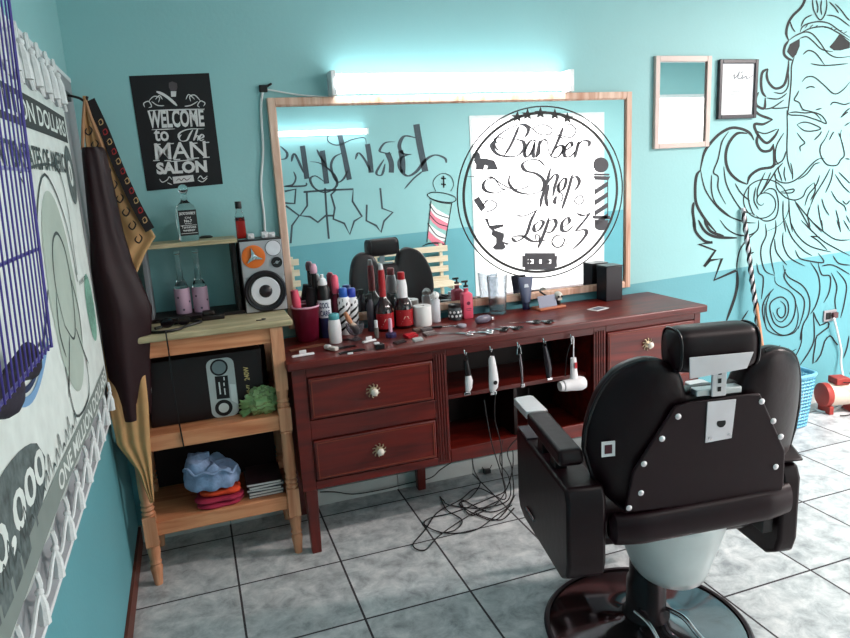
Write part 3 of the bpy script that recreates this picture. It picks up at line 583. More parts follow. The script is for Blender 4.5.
lb = MB(); lb.box((-.038, -.0425, .025), (.038, -.0415, .135)); lo = lb.build('label', lab_bk, t)
tm = MB(); lmap = lambda a, b: Vector((a, -.0432, b))
def lt(mb, s_, x, z, w_, h_, mp=lmap, **k): v, f = textmesh(s_, h_, w_, lambda a, b: mp(x + a, z + b), **k); mb.add(v, f)
lt(tm, "JACK DANIEL'S", -.033, .112, .066, .012, bold=.02); lt(tm, 'Old', -.012, .098, .024, .008); lt(tm, 'No.7', -.016, .082, .032, .012, bold=.02); lt(tm, 'BRAND', -.014, .074, .028, .005)
lt(tm, 'Tennessee', -.03, .056, .06, .012); lt(tm, 'WHISKEY', -.026, .043, .052, .008, bold=.02)
for z in (.034, .124, .068): tm.add([(-.034, -.0432, z), (.034, -.0432, z), (.034, -.0432, z + .0015), (-.034, -.0432, z + .0015)], [(0, 1, 2, 3)])
tm.build('label_print', lab_w, t, smooth=False)
for o in (t,): pass
t = thing('sauce_bottle', 'small glass bottle of red liquid with a black cap on the speaker', 'bottle', (.618, -.13, 1.4158))
sqb(.0205, .10, .02, .011, .012).build('glass', glass, t)
sqb(.0212, .080, .003, .018, .001).build('red_liquid', M('red_liquid', (150, 30, 24), .1, ), t).location.z = .003
MB().lathe((0, 0, .137), [(.014, 0), (.0145, .002), (.0145, .028), (.013, .03)], 20).build('cap', bk, t)
dot = M('small_dark_print', (70, 60, 80), .5)
for i, (px, py) in enumerate(((184.5, 312), (202, 309))):
    q = P(px, py, 1, -.11); x = q.x
    t = thing('lavender_bottle', ['lavender based clear bottle on the left inside the crate', 'lavender based clear bottle on the right inside the crate, nearer the speaker'][i], 'bottle', (x, -.1, 1.106), 0, 'lavender bottles in the crate')
    MB().lathe((0, 0, 0), [(.033, 0), (.034, .003), (.034, .11), (.032, .113)], 24).build('lavender_sleeve', M('lavender', (196, 160, 182), .5), t)
    MB().lathe((0, 0, .1135), [(.031, 0), (.024, .02), (.013, .045), (.0115, .10), (.0115, .15), (.014, .152), (.014, .163)], 24).build('glass', glass, t)
    d = MB()
    for k in range(8): d.lathe((.0342 * math.sin(k * 2.4), -.0342 * math.cos(k * 2.4), .02 + k * .011), [(.005, 0), (.0048, .0006)], 8, (math.sin(k * 2.4), -math.cos(k * 2.4), 0))
    d.build('sleeve_print', dot, t)
for i, (a, b, w_, l_) in enumerate(((206, 237, .05, .02), (222, 235, .06, .024))):
    q = P(a, b, 2, 1.43); tag(MB().lathe((q.x, max(q.y, -.18), 1.4262), [(.022 + .004 * i, 0), (.024 + .004 * i, .004), (.016, .01), (.004, .011)], 20, sx=1.3).build('bottle_lid', bk), ['black lid lying on the crate beside the square bottle', 'larger black lid lying on the crate beside the sauce bottle'][i], 'lid')
# ---- speaker
t = thing('bookshelf_speaker', 'silver and black bookshelf speaker with orange tweeter beside the mirror frame', 'speaker', (.688, -.155, 1.0902), 0)
MB().box((-.094, -.06, 0), (.094, .11, .325)).build('cabinet', M('speaker_black', (18, 9, 12), .4), t, bevel=.004)
MB().box((-.09, -.068, .16), (.09, -.06, .32)).build('baffle_upper', M('baffle_silver', (176, 174, 178), .35, .3), t, bevel=.002); MB().box((-.09, -.066, .004), (.09, -.06, .16)).build('baffle_lower', M('baffle_silver'), t, bevel=.002)
y = -.066; wo = MB().lathe((.0, y, .096), [(.0925, 0), (.0925, .008), (.086, .014), (.080, .012)], 40, (0, -1, 0)).build('woofer', M('woofer_ring', (40, 36, 42), .3, .4), t)
MB().lathe((0, y - .010, .096), [(.0795, 0), (.076, .004), (.068, .003), (.066, .001)], 40, (0, -1, 0)).build('surround', M('rubber_black', (16, 12, 14), .4), wo)
MB().lathe((0, y - .0135, .096), [(.064, .0), (.061, .003), (.033, .0015), (.0325, .001)], 40, (0, -1, 0)).build('cone', M('cone_silver', (226, 222, 228), .35, .2), wo)
MB().lathe((0, y - .0145, .096), [(.029, 0), (.022, .006), (.010, .010), (.001, .011)], 24, (0, -1, 0)).build('dust_cap', M('dust_cap', (34, 26, 32), .3), wo)
tw = MB().lathe((-.036, -.068, .252), [(.051, 0), (.051, .004), (.045, .006), (.012, .001)], 36, (0, -1, 0)).build('tweeter', M('orange_plastic', (226, 112, 38), .35), t)
m = MB()
for k in range(3):
    a = PI / 2 + k * 2 * PI / 3 + .2; c_, s_ = math.cos(a), math.sin(a)
    m.prism([(-.036 + c_ * .006 - s_ * .009, -.0735, .252 + s_ * .006 + c_ * .009), (-.036 + c_ * .042, -.0735, .252 + s_ * .042), (-.036 + c_ * .006 + s_ * .009, -.0735, .252 + s_ * .006 - c_ * .009)], (0, -.006, 0))
m.lathe((-.036, -.074, .252), [(.013, 0), (.012, .008), (.005, .010)], 20, (0, -1, 0)); m.build('tweeter_spider', chrome, tw)
MB().lathe((.052, -.068, .283), [(.033, 0), (.033, .004), (.028, .005), (.010, .003)], 32, (0, -1, 0)).build('small_driver', M('cone_silver'), t); MB().lathe((.052, -.068, .283), [(.035, 0), (.035, .0025)], 32, (0, -1, 0)).build('driver_ring', M('rubber_black'), t)
pr = MB().lathe((.062, -.068, .219), [(.024, 0), (.024, .005), (.018, .004)], 28, (0, -1, 0)).build('port', M('rubber_black'), t); MB().lathe((.062, -.0725, .219), [(.007, 0), (.006, .004)], 14, (0, -1, 0)).bar((.048, -.0735, .214), (.076, -.0735, .224), .003, .002).build('port_hub', slv, pr)
for i, dx in enumerate((-.062, .0, .03)):
    z = 1.4155; x = .688 + dx + .03
    tag(MB().box((x - .014, -.16, z), (x + .014, -.12, z + .022 + .004 * (i % 2))).lathe((x, -.162, z + .01), [(.006, 0), (.005, .006)], 10, (0, -1, 0)).build('power_adapter', wh, bevel=.003), ['white adapter on the left of the speaker top', 'white adapter in the middle of the speaker top', 'white adapter on the right of the speaker top, by the mirror'][i], 'adapter', 'adapters on the speaker')
# ---- dark things at the left of the stand top
t = thing('sunglasses', 'black folded sunglasses on the pale stand top below the crate', 'sunglasses', (.30, -.32, 1.0902), .25)
for s_ in (-1, 1): MB().lathe((s_ * .034, 0, .022), [(.026, 0), (.028, .003), (.026, .006)], 20, (0, -1, 0), sx=1., sy=.75).build('lens', M('dark_lens', (20, 14, 18), .1), t); MB().tube([(s_ * .062, 0, .03), (s_ * .066, .03, .028), (s_ * .03, .055, .012), (-s_ * .03, .06 - s_ * .004, .008)], .0028, 6, smooth=5).build('temple', bk, t)
MB().tube([(-.064, 0, .034), (-.03, -.002, .040), (0, 0, .034), (.03, -.002, .040), (.064, 0, .034)], .003, 6, smooth=4).build('bridge', bk, t)
m = MB().tube([(.20, -.40, 1.095), (.25, -.43, 1.097), (.31, -.41, 1.096), (.34, -.36, 1.095), (.40, -.30, 1.096), (.36, -.27, 1.098), (.28, -.30, 1.1), (.22, -.36, 1.1)], .006, 8, smooth=6)
tag(m.build('coiled_cable', bk), 'loose black cable heaped on the left of the stand top', 'cable')
tag(MB().tube([(.262, -.43, 1.096), (.263, -.462, 1.09), (.264, -.462, 1.03), (.262, -.43, .99), (.262, -.435, .80), (.266, -.43, .68), (.27, -.432, .60)], .003, 6, smooth=5).build('hanging_wire', bk), 'thin black cable hanging over the stand front', 'cable')
tag(MB().box((.405, -.27, 1.0902), (.50, -.22, 1.112)).box((.41, -.265, 1.112), (.46, -.225, 1.13)).build('dark_case', drk, bevel=.005), 'small dark case below the lavender bottles on the stand', 'case')
q = P(268, 318, 2, 1.091); tag(MB().tube([(.62, -.40, 1.0925), (.64, -.405, 1.0925), (.66, -.39, 1.0925), (.645, -.38, 1.0925)], .0022, 6, smooth=4).build('hair_grip', bk), 'tiny black grip on the stand top before the speaker', 'hair grip')
# ---- printed carton
t = thing('printed_carton', 'large dark carton printed with a silver stereo on the middle shelf', 'carton', (.375, -.22, .6655), 0)
MB().box((-.225, -.10, 0), (.255, .14, .285)).build('box', M('carton_dark', (26, 9, 10), .4), t, bevel=.004)
m = MB(); yy = -.1012; mp = lambda a, b: Vector((a, yy, b))
def rrect(x0, z0, x1, z1, r, n=5): return [(cx + r * math.cos(a0 + PI / 2 * k / n), cz + r * math.sin(a0 + PI / 2 * k / n)) for cx, cz, a0 in ((x1 - r, z1 - r, 0), (x0 + r, z1 - r, PI / 2), (x0 + r, z0 + r, PI), (x1 - r, z0 + r, -PI / 2)) for k in range(n + 1)]
X0 = .022
m.poly2(rrect(X0, .0, X0 + .115, .265, .03), mp); pic = m.build('stereo_picture', M('print_silver', (190, 198, 198), .4), t, smooth=False)
m = MB(); mp = lambda a, b: Vector((a, -.1018, b))
m.poly2([(X0 + .028 + 0, .085), (X0 + .082, .082), (X0 + .084, .185), (X0 + .03, .188)], mp)
for cz in (.225, .042): m.poly2([(X0 + .052 + .037 * math.cos(2 * PI * k / 24), cz + .037 * math.sin(2 * PI * k / 24)) for k in range(24)], mp)
m.build('black_print', lab_bk, pic, smooth=False)
m = MB(); mp = lambda a, b: Vector((a, -.1023, b))
m.poly2([(X0 + .052 + .029 * math.cos(2 * PI * k / 24), .225 + .029 * math.sin(2 * PI * k / 24)) for k in range(24)], mp, 1); m.poly2([(X0 + .052 + .022 * math.cos(2 * PI * k / 24), .042 + .022 * math.sin(2 * PI * k / 24)) for k in range(24)], mp)
for a, b, c_, d in ((.042, .105, .048, .16), (.062, .10, .067, .13), (.062, .14, .067, .155), (.065, .165, .07, .18)): m.poly2([(X0 + a, b), (X0 + c_, b), (X0 + c_, d), (X0 + a, d)], mp)
m.poly2([(X0 + .088, .07), (X0 + .112, .05), (X0 + .112, .14), (X0 + .088, .145)], mp)
m.build('light_print', [M('print_white', (225, 232, 232), .4), M('print_grey', (120, 136, 140), .4)], pic, smooth=False)
m = MB(); v, f = textmesh('240W', .022, .062, lambda a, b: Vector((.196 - b, -.1015, .150 + a)), bold=.02); m.add(v, f)
m.build('gold_number', M('gold_print', (222, 198, 128), .4), t, smooth=False); m = MB()
v, f = textmesh('HI-FI', .014, .05, lambda a, b: Vector((.192 - b, -.1015, .080 + a)), bold=.02, shear=.3); m.add(v, f)
m.build('gold_lettering', M('gold_print', (222, 198, 128), .4), t, smooth=False)
# ---- green bag
t = MB(); random.seed(3)
def bagf(u, v):
    th = 2 * PI * v; ph = PI * u; r = .07 * (1 + .10 * math.sin(5 * th + 3 * ph) + .08 * math.sin(9 * th - 4 * ph) + .06 * math.sin(17 * ph + 3 * th)); return (r * math.sin(ph) * math.cos(th) * 1.1, r * math.sin(ph) * math.sin(th) * .8, .052 + r * .85 * math.cos(ph))
t.grid(bagf, 24, 32); t.X = Matrix.Identity(4)
bg_ = thing('plastic_bag', 'crumpled translucent green plastic bag on the middle shelf', 'plastic bag', (.615, -.34, .6672))
gm = M('green_film', (158, 208, 132), .3, trans=.45, var=.35, scale=26, bump=1.)
t.build('bag', gm, bg_)
MB().grid(lambda u, v: ((-.06 - .04 * u) + .01 * math.sin(7 * v * PI), -.03 + .03 * math.sin(5 * v) * u, .04 + (v - .5) * .05 * (1 + u)), 4, 8).build('bag_handle', gm, bg_, solid=.001)
# ---- folded clothes
def folded(name, label, cat, x, y, z, w, d, h, mat, seed, layers=2, tilt=0, droop=0):
    m = MB(); n = 22
    for L in range(layers):
        z0 = z + h * L / layers; hh = h / layers * .98
        ring = []
        def f(u, v, z0=z0, hh=hh, L=L):
            th = 2 * PI * v; c, s_ = math.cos(th), math.sin(th); ph = PI * (u - .5)
            k = (abs(c) ** 4 + abs(s_) ** 4) ** -.25; rr = math.cos(ph) ** .35 if abs(math.cos(ph)) > 1e-6 else 0
            wob = 1 + .05 * math.sin(3 * th + seed + L * 2) + .03 * math.sin(7 * th + seed * 2 + L)
            X_ = c * k * rr * w / 2 * wob; Y_ = s_ * k * rr * d / 2 * wob
            zz = (math.sin(ph) * .5 + .5)
            top = hh * zz * (1 + .12 * math.sin(X_ * 40 + seed) * math.cos(Y_ * 30)) * (1 - droop * (X_ / (w / 2)) ** 2 * .5)
            return (x + X_, y + Y_, z0 + top)
        m.grid(f, 10, 40)
    return tag(m.build(name, mat, bevel=0), label, cat)
folded('folded_shirt', 'magenta folded cloth at the bottom of the clothes pile', 'folded cloth', .385, -.33, .2835, .20, .16, .048, M('magenta_cloth', (168, 40, 70), .9, bump=.5, scale=40), 1, 2)
folded('folded_shirt', 'bright orange folded cloth in the middle of the clothes pile', 'folded cloth', .395, -.33, .333, .17, .14, .032, M('orange_cloth', (230, 70, 34), .9, bump=.5, scale=40), 4, 1)
def jn(u, v):
    a = 2 * PI * v; c, s_ = math.cos(a), math.sin(a); k = (abs(c) ** 3.2 + abs(s_) ** 3.2) ** (-1 / 3.2)
    r = [(0, .0), (.12, .42), (.25, .66), (.4, .78), (.6, .84), (.8, .9), (.94, .95), (1, .86)]; i = 0
    while i < len(r) - 2 and u > r[i + 1][0]: i += 1
    t_ = (u - r[i][0]) / (r[i + 1][0] - r[i][0]); R = r[i][1] + (r[i + 1][1] - r[i][1]) * t_
    hgt = .132 * (1 - u ** 3.2) + .012 * math.sin(5 * a + 2) * u * (1 - u) * 3 - .035 * (c + .6) * (1 - u * u) + .008 * math.sin(9 * a + 7 * u)
    wob = 1 + .05 * math.sin(4 * a + 1) * u + .035 * math.sin(11 * a) * u
    return (.365 + R * k * c * .122 * wob, -.32 + R * k * s_ * .10 * wob, .3672 + max(0, hgt) + (.004 if u > .98 else 0))
dn = M('denim', (132, 154, 188), .9, var=.3, bump=.8, scale=24)
jo = MB().grid(jn, 22, 60); jo.tube([(lambda q: (q[0], q[1] - .004, q[2] + .028))(jn(.8, .55 + .4 * k / 24)) for k in range(25)], .006, 8)
tag(jo.build('folded_jeans', dn), 'light blue folded denim on top of the clothes pile', 'folded jeans')
for i in range(5):
    x0 = .515 + random.uniform(-.012, .012); z = .2835 + i * .0135
    t = thing('magazine', ['bottom magazine of the pile on the lower shelf', 'second magazine from the bottom on the lower shelf', 'middle magazine of the pile on the lower shelf', 'second magazine from the top on the lower shelf', 'top magazine of the pile on the lower shelf'][i], 'magazine', (.585, -.27, z), random.uniform(-.08, .08), 'magazines on the lower shelf')
    MB().box((-.075, -.10, .0015), (.072, .10, .011)).build('pages', M('paper_pages', (226, 220, 216), .7), t); MB().box((-.077, -.102, .0), (.077, .102, .0015)).box((-.077, -.102, .011), (.077, .102, .0125)).box((.0735, -.102, .0015), (.077, .102, .011)).build('cover', M('cover_%d' % (i % 2), ((60, 40, 44), (120, 116, 122))[i % 2], .4), t)
# ================================================================ BARBER CHAIR
leat = M('black_leather', (22, 4, 9), .4, var=.1, scale=30, bump=.08, spec=.3); leat2 = M('black_leather_panel', (28, 6, 13), .42, var=.08, scale=20, bump=.05, spec=.3)
steel = M('brushed_steel', (205, 208, 210), .35, .75); dchr = M('dark_chrome_base', (120, 112, 116), .1, .95)
ch = thing('barber_chair', 'black leather barber chair on a round chrome base, seen from behind', 'barber chair', (1.849, -1.480, 0), math.radians(-12))
def cbld(name, m, mat, **k): return m.build(name, mat, ch, **k)
BU = -.06
cbld('base_disc', MB().lathe((BU, 0, 0), [(.345, 0.001), (.345, .012), (.30, .02), (.18, .035), (.10, .05), (.075, .07)], 64), dchr)
cbld('base_rim', MB().lathe((BU, 0, 0), [(.346, .0005), (.362, .002), (.364, .012), (.355, .02), (.344, .018)], 64, cap=False), M('dark_rim', (40, 24, 30), .3))
cbld('column', MB().lathe((BU, 0, 0), [(.085, .05), (.082, .07), (.07, .09), (.068, .20), (.06, .21), (.058, .37)], 32), M('dark_column', (30, 18, 22), .25, .5))
cbld('foot_pump_lever', MB().tube([(-.01, -.03, .10), (.03, -.10, .10), (.05, -.16, .075), (.07, -.22, .06)], .009, 10, smooth=5).tube([(.05, -.24, .06), (.10, -.21, .06)], .012, 10), chrome)
cbld('brake_lever', MB().tube([(-.13, -.06, .12), (-.10, -.12, .10), (-.09, -.19, .06), (-.10, -.24, .05)], .007, 10, smooth=5), chrome)
# steel cover under the seat, bent round the back of the column
def cov(u, v):
    z = .50 - .22 * v; w_ = .19 - .07 * v ** 1.3; a = PI * (u - .5) * 1.0
    return (w_ * math.sin(a) * 1.0 - .0, -.02 - (.20 - .05 * v) * math.cos(a) ** .8 if math.cos(a) > 1e-6 else -.02, z - .02 * math.cos(a) * v)
cbld('seat_underside_cover', MB().grid(cov, 28, 10), M('pale_steel_cover', (205, 214, 214), .4, .35), solid=.006)
cbld('seat_frame', MB().box((-.32, .0, .37), (.26, .28, .42)), bk, bevel=.01)
cbld('seat_cushion', MB().box((-.33, -.14, .421), (.27, .29, .57)), leat, bevel=.045)
cbld('footrest', MB().box((-.17, .40, .14), (.17, .44, .30)).bar((-.12, .24, .39), (-.13, .42, .22), .02, .02).bar((.12, .24, .39), (.13, .42, .22), .02, .02), steel, bevel=.008)
def rr_prism(pts, dv, mi=None, mb=None): return (mb or MB()).prism(pts, dv, mi)
for s in (-1, 1):
    x0, x1 = (-.435, -.31) if s < 0 else (.265, .33)
    sp = [(-.25, .45), (-.235, .40), (-.18, .365), (.26, .345), (.315, .36), (.34, .40), (.34, .66), (.325, .685), (-.23, .70), (-.25, .66)]
    o = cbld('arm_panel', MB().prism([(x0, a, b) for a, b in sp], (x1 - x0, 0, 0)), leat, bevel=.012)
    MB().box((x0 + .004, .20, .686), (x1 - .03, .325, .694)).build('top_plate', M('dull_grey_metal', (92, 90, 98), .4, .5), o)
    pd = [(-.19, .765), (-.17, .80), (.16, .80), (.188, .798), (.188, .762), (.16, .755), (-.17, .745)]
    a0, a1 = (-.435, -.355) if s < 0 else (.26, .345)
    if s > 0: pd = [(max(a, -.235) if a > -.18 else a - .06, b - .05) for a, b in pd]
    p_ = cbld('armrest_pad', MB().prism([(a0, a, b) for a, b in pd], (a1 - a0, 0, 0)), leat, bevel=.012)
    MB().prism([(a0, .189, .802), (a1, .189, .802), (a1, .37, .795), (a1 - .01, .385, .794), (a0 + .01, .375, .794), (a0, .36, .795)], (0, 0, -.03)).build('steel_tip', M('white_metal_tip', (222, 220, 222), .3, .3), p_, bevel=.004)
    cbld('arm_support', MB().box(((a0 + a1) / 2 - .02, .06, .685), ((a0 + a1) / 2 + .02, .12, .76)), bk, bevel=.003); cbld('arm_support', MB().box(((a0 + a1) / 2 - .02, -.08, .695), ((a0 + a1) / 2 + .02, -.02, .75)), bk, bevel=.003)
    MB().tube([(x0 - .004 if s < 0 else x1 + .004, .10, .42), (x0 - .004 if s < 0 else x1 + .004, .20, .42)], .006, 8).build('adjuster_slot', chrome, o)
def vb_(z): return -.195 - .14 * (z - .6)
def interp(t, x):
    for i in range(len(t) - 1):
        if t[i][0] <= x <= t[i + 1][0]:
            k = (x - t[i][0]) / (t[i + 1][0] - t[i][0]); return t[i][1] + (t[i + 1][1] - t[i][1]) * k
    return t[-1][1]
topT0 = [(0, 1.0), (.08, 1.0), (.105, 1.06), (.16, 1.098), (.22, 1.10), (.285, 1.06), (.33, .97), (.355, .85)]
topT = [(p.x, p.y) for p in crom([Vector((a, b, 0)) for a, b in topT0], 10)]
botT0 = [(0, .58), (.20, .58), (.27, .62), (.32, .69), (.355, .80)]
botT = [(p.x, p.y) for p in crom([Vector((a, b, 0)) for a, b in botT0], 10)]
UM = .355
def shell(side):
    def f(u, v):
        x = (u * 2 - 1); x = math.copysign(abs(x) ** .85, x) * UM
        t_, b_ = interp(topT, abs(x)), interp(botT, abs(x)); z = b_ + (t_ - b_) * (.5 - .5 * math.cos(PI * v))
        e = max(0, 1 - abs(2 * v - 1) ** 3) ** .5 if 0 < v < 1 else 0
        e = math.sin(PI * v) ** .45 if 0 < v < 1 else 0
        w_ = max(0, 1 - (abs(x) / UM) ** 5) ** .5
        return (x, vb_(z) + .95 * max(0, abs(x) - .16) ** 1.6 + side * .058 * e * w_, z)
    return f
m = MB().grid(shell(-1), 64, 22).grid(shell(1), 64, 22)
bs = cbld('backrest', m, leat)
# piping round each wing
for s in (-1, 1):
    pts = []
    for k in range(19):
        x = .16 + k / 18 * .19; z = interp(topT, x) - .004; pts.append((s * x, vb_(z) + .95 * max(0, x - .16) ** 1.6 - .02, z))
    for k in range(12):
        x = .352 - k / 11 * .05; z = interp(botT, x); pts.append((s * x, vb_(z) + .95 * max(0, x - .16) ** 1.6 - .02, z + .01 * (1 - k / 11)))
    MB().tube(pts, .006, 8).build('piping', M('piping_black', (14, 10, 14), .3), bs)
def bk_pt(u, z, d=0): return (u, vb_(z) - .061 - d, z)
pn = [(-.262, .62), (-.245, .765), (-.135, .966), (-.09, .975), (.09, .982), (.128, .98), (.238, .778), (.252, .66), (.25, .62)]
rp = cbld('rear_panel', MB().prism([bk_pt(u, z) for u, z in pn], (0, -.012, 0)), leat2, bevel=.006)
PN = []
def on_back(px, py):   # chair-local (u,z) of a pixel on the back panel plane
    R3 = Matrix.Rotation(math.radians(12), 3, 'Z'); r = R3 @ (P(px, py, 1, -1.7) - CAM); c_ = R3 @ (CAM - Vector((1.849, -1.480, 0)))
    t_ = -(c_.y + .14 * (c_.z - .6) + .256) / (r.y + .14 * r.z); q = c_ + r * t_
    return (q.x, q.z)
for px, py in ((676,415),(660,437),(642,462),(639,491),(622,521),(759,400),(770.5,419.5),(778,435),(773,465)):
    u, z = on_back(px, py); u = max(-.25, min(.24, u)); z = max(.64, z)
    MB().lathe(bk_pt(u, z, .012), [(.0085, 0), (.0095, .002), (.006, .005), (.001, .006)], 14, (0, -1, 0)).build('bolt', M('bolt_white', (225, 218, 220), .3, .4), rp)
hp = cbld('headrest_plate', MB().prism([bk_pt(u, z, .0125) for u, z in ((-.038, .972), (.050, .972), (.052, .845), (-.030, .838))], (0, -.004, 0)), M('white_metal_plate', (218, 214, 218), .35, .4), bevel=.001)
MB().lathe(bk_pt(.012, .90, .0165), [(.014, 0), (.014, .001)], 20, (0, -1, 0)).build('keyhole', bk, hp)
for u, z in ((-.018, .853), (.042, .858)): MB().lathe(bk_pt(u, z, .0165), [(.005, 0), (.004, .003)], 10, (0, -1, 0)).build('screw', chrome, hp)
cbld('headrest_clamp', MB().box((-.065, vb_(.96) - .065, .985), (.075, vb_(.96) - .03, 1.005)), steel, bevel=.003)
cbld('headrest_post', MB().box((-.024, vb_(1.0) - .070, .985), (.020, vb_(1.0) - .062, 1.10)), M('white_metal_plate'), bevel=.002)
m = MB()
for z in (1.0, 1.025, 1.05): m.box((-.007, vb_(1.0) - .0712, z), (.003, vb_(1.0) - .0702, z + .014))
cbld('post_slots', m, bk)
HV = -.285
def hr(u, v):
    a = 2 * PI * v; x = (u * 2 - 1); k = max(0, 1 - abs(x) ** 10) ** .5
    r = (abs(math.cos(a)) ** 3 + abs(math.sin(a)) ** 3) ** (-1 / 3)
    return (x * .13 - .014, HV + .062 * r * math.cos(a) * (.25 + .75 * k) * (1 if abs(x) < 1 else 0), 1.127 + .066 * r * math.sin(a) * (.25 + .75 * k) * (1 if abs(x) < 1 else 0))
ho = cbld('headrest', MB().grid(hr, 30, 40), leat)
for s in (-1, 1): MB().tube([(s * .116 - .014, HV + .058 * math.cos(2 * PI * k / 32) * (abs(math.cos(2 * PI * k / 32)) ** 3 + abs(math.sin(2 * PI * k / 32)) ** 3) ** (-1 / 3), 1.127 + .062 * math.sin(2 * PI * k / 32) * (abs(math.cos(2 * PI * k / 32)) ** 3 + abs(math.sin(2 * PI * k / 32)) ** 3) ** (-1 / 3)) for k in range(33)], .004, 6, caps=False).build('piping', M('piping_black'), ho)
cbld('headrest_bracket', MB().prism([(-.118, HV - .074, 1.122), (.072, HV - .074, 1.122), (.058, HV - .068, 1.074), (-.02, HV - .068, 1.066), (-.112, HV - .068, 1.058)], (0, -.004, 0)), M('white_metal_plate'), bevel=.001)
# leather band across the bottom of the back
def belt(u, v):
    a = 2 * PI * v; x = (u * 2 - 1) * .30
    return (x, -.262 + .5 * max(0, abs(x) - .2) ** 1.3 + .034 * math.cos(a) * (1 if 0 < u < 1 else .3), .578 + .07 * x + .056 * math.sin(a) * (abs(math.sin(a)) + .3) ** -.25 * (1 if 0 < u < 1 else .5))
cbld('lower_back_band', MB().grid(belt, 40, 24), leat2)
cbld('recline_bracket', MB().box((.22, -.23, .47), (.255, -.16, .54)).lathe((.255, -.2, .50), [(.02, 0), (.018, .014)], 14, (1, 0, 0)), bk, bevel=.003)

SV = vb_(.825) + .95 * .14 ** 1.6 - .058
lo = cbld('white_label', MB().box((-.325, SV - .003, .80), (-.283, SV, .848)), M('label_white'), bevel=0)
lo.rotation_euler = (0, 0, 0)
MB().box((-.316, SV - .0045, .81), (-.293, SV - .0031, .838)).build('label_print', M('maroon_print', (70, 16, 30), .5), lo)
# ================================================================ LEFT WALL: board, blanket, rack, garments
gb = M('grey_board', (150, 152, 156), .7); wt = M('white_cotton', (226, 228, 228), .85, bump=.3, scale=60)
t = thing('wall_board', 'long grey board with white edges fixed to the left wall behind the blanket', 'wall board', (.001, -1.25, .765))
MB().box((.001, -2.6, .772), (.010, -.02, 2.105)).build('board', gb, t, world=True)
MB().box((.001, -2.6, 2.105), (.013, -.02, 2.122)).build('edge_strip', M('white_strip', (232, 232, 234), .5), t, world=True, bevel=.002)
MB().box((.001, -2.6, .762), (.013, -.02, .772)).build('edge_strip', M('white_strip'), t, world=True, bevel=.002)
bl = thing('fringed_blanket', 'fringed cloth printed like a giant banknote hanging on the left wall', 'blanket', (.03, -1.4, .93))
fold = lambda y, z: .034 + .0025 * math.sin(y * 5)
cl = MB().grid(lambda u, v: (fold(-2.5 + 1.98 * u, 0), -2.5 + 1.98 * u, .945 + 1.0 * v + .006 * math.sin(u * 60)), 90, 12).build('cloth', M('banknote_cloth', (222, 228, 224), .85, var=.08, scale=18, bump=.2), bl, world=True, solid=.003)
bmap = lambda dx=.004: (lambda y, z: Vector((fold(y, z) + .0022 + dx, y, z)))
m = MB(); k0 = bmap(.0006)
def quads(mb, y0, y1, z0, z1, mp, mi=0, n=24):
    for i in range(n):
        a, b = y0 + (y1 - y0) * i / n, y0 + (y1 - y0) * (i + 1) / n; mb.poly2([(a, z0), (b, z0), (b, z1), (a, z1)], mp, mi)
quads(m, -2.45, -.56, 1.83, 1.918, k0); quads(m, -2.45, -.56, .952, 1.022, k0, 1)
for y in (-2.46, -.58):
    pass
def disc(mb, cy, cz, ry, rz, mp, mi=0, n=28):
    for i in range(n // 2):   # strips so it follows the folds
        a0, a1 = -1 + 4 * i / n, -1 + 4 * (i + 1) / n; f_ = lambda a: max(0, 1 - a * a) ** .5
        mb.poly2([(cy + ry * a0, cz - rz * f_(a0)), (cy + ry * a1, cz - rz * f_(a1)), (cy + ry * a1, cz + rz * f_(a1)), (cy + ry * a0, cz + rz * f_(a0))], mp, mi)
disc(m, -2.02, 1.09, .36, .10, k0, 2); disc(m, -.62, 1.72, .10, .10, k0, 2)
disc(m, -1.12, 1.38, .21, .29, k0, 3)
disc(m, -.66, 1.26, .10, .12, k0, 4)
m.build('dark_print', [M('print_dark_grey', (60, 66, 66), .85), M('print_mid_grey', (128, 138, 134), .85), M('print_mottled', (92, 102, 102), .85, var=.5, scale=40), M('print_oval', (178, 190, 180), .85), M('print_green', (130, 178, 160), .85, var=.3, scale=50)], cl, world=True)
m = MB(); k1 = bmap(.0014)
def btext(s_, y, z, w_, h_, mi=0, **k): v, f = textmesh(s_, h_, w_, lambda a, b: k1(y + a, z + b), **k); m.add(v, f, mi)
btext('ONE MILLION DOLLARS', -1.84, 1.848, 1.25, .055, 0, bold=.02)
btext('THE UNITED STATES OF AMERICA', -1.80, 1.725, 1.12, .062, 1, bold=.02)
btext('ONE MILLION DOLLARS', -1.58, .964, 1.0, .046, 0, bold=.02)
btext('1,000,000', -2.44, 1.045, .76, .085, 0, bold=.02)
btext('0', -.665, 1.68, .08, .09, 0, bold=.04)
btext('WASHINGTON, D.C.', -.84, 1.36, .22, .018, 1)
strokes(m, k1, .008, [(-1.37, 1.38, -1.33, 1.58, -1.12, 1.715, -.91, 1.58, -.87, 1.38), (-1.40, 1.69, -1.38, 1.72, -.86, 1.72, -.85, 1.40), (-1.28, 1.2, -1.25, 1.05, -1.0, 1.04, -.95, 1.15), (-1.9, 1.30, -1.7, 1.31, -1.5, 1.32)], 1, taper=False)
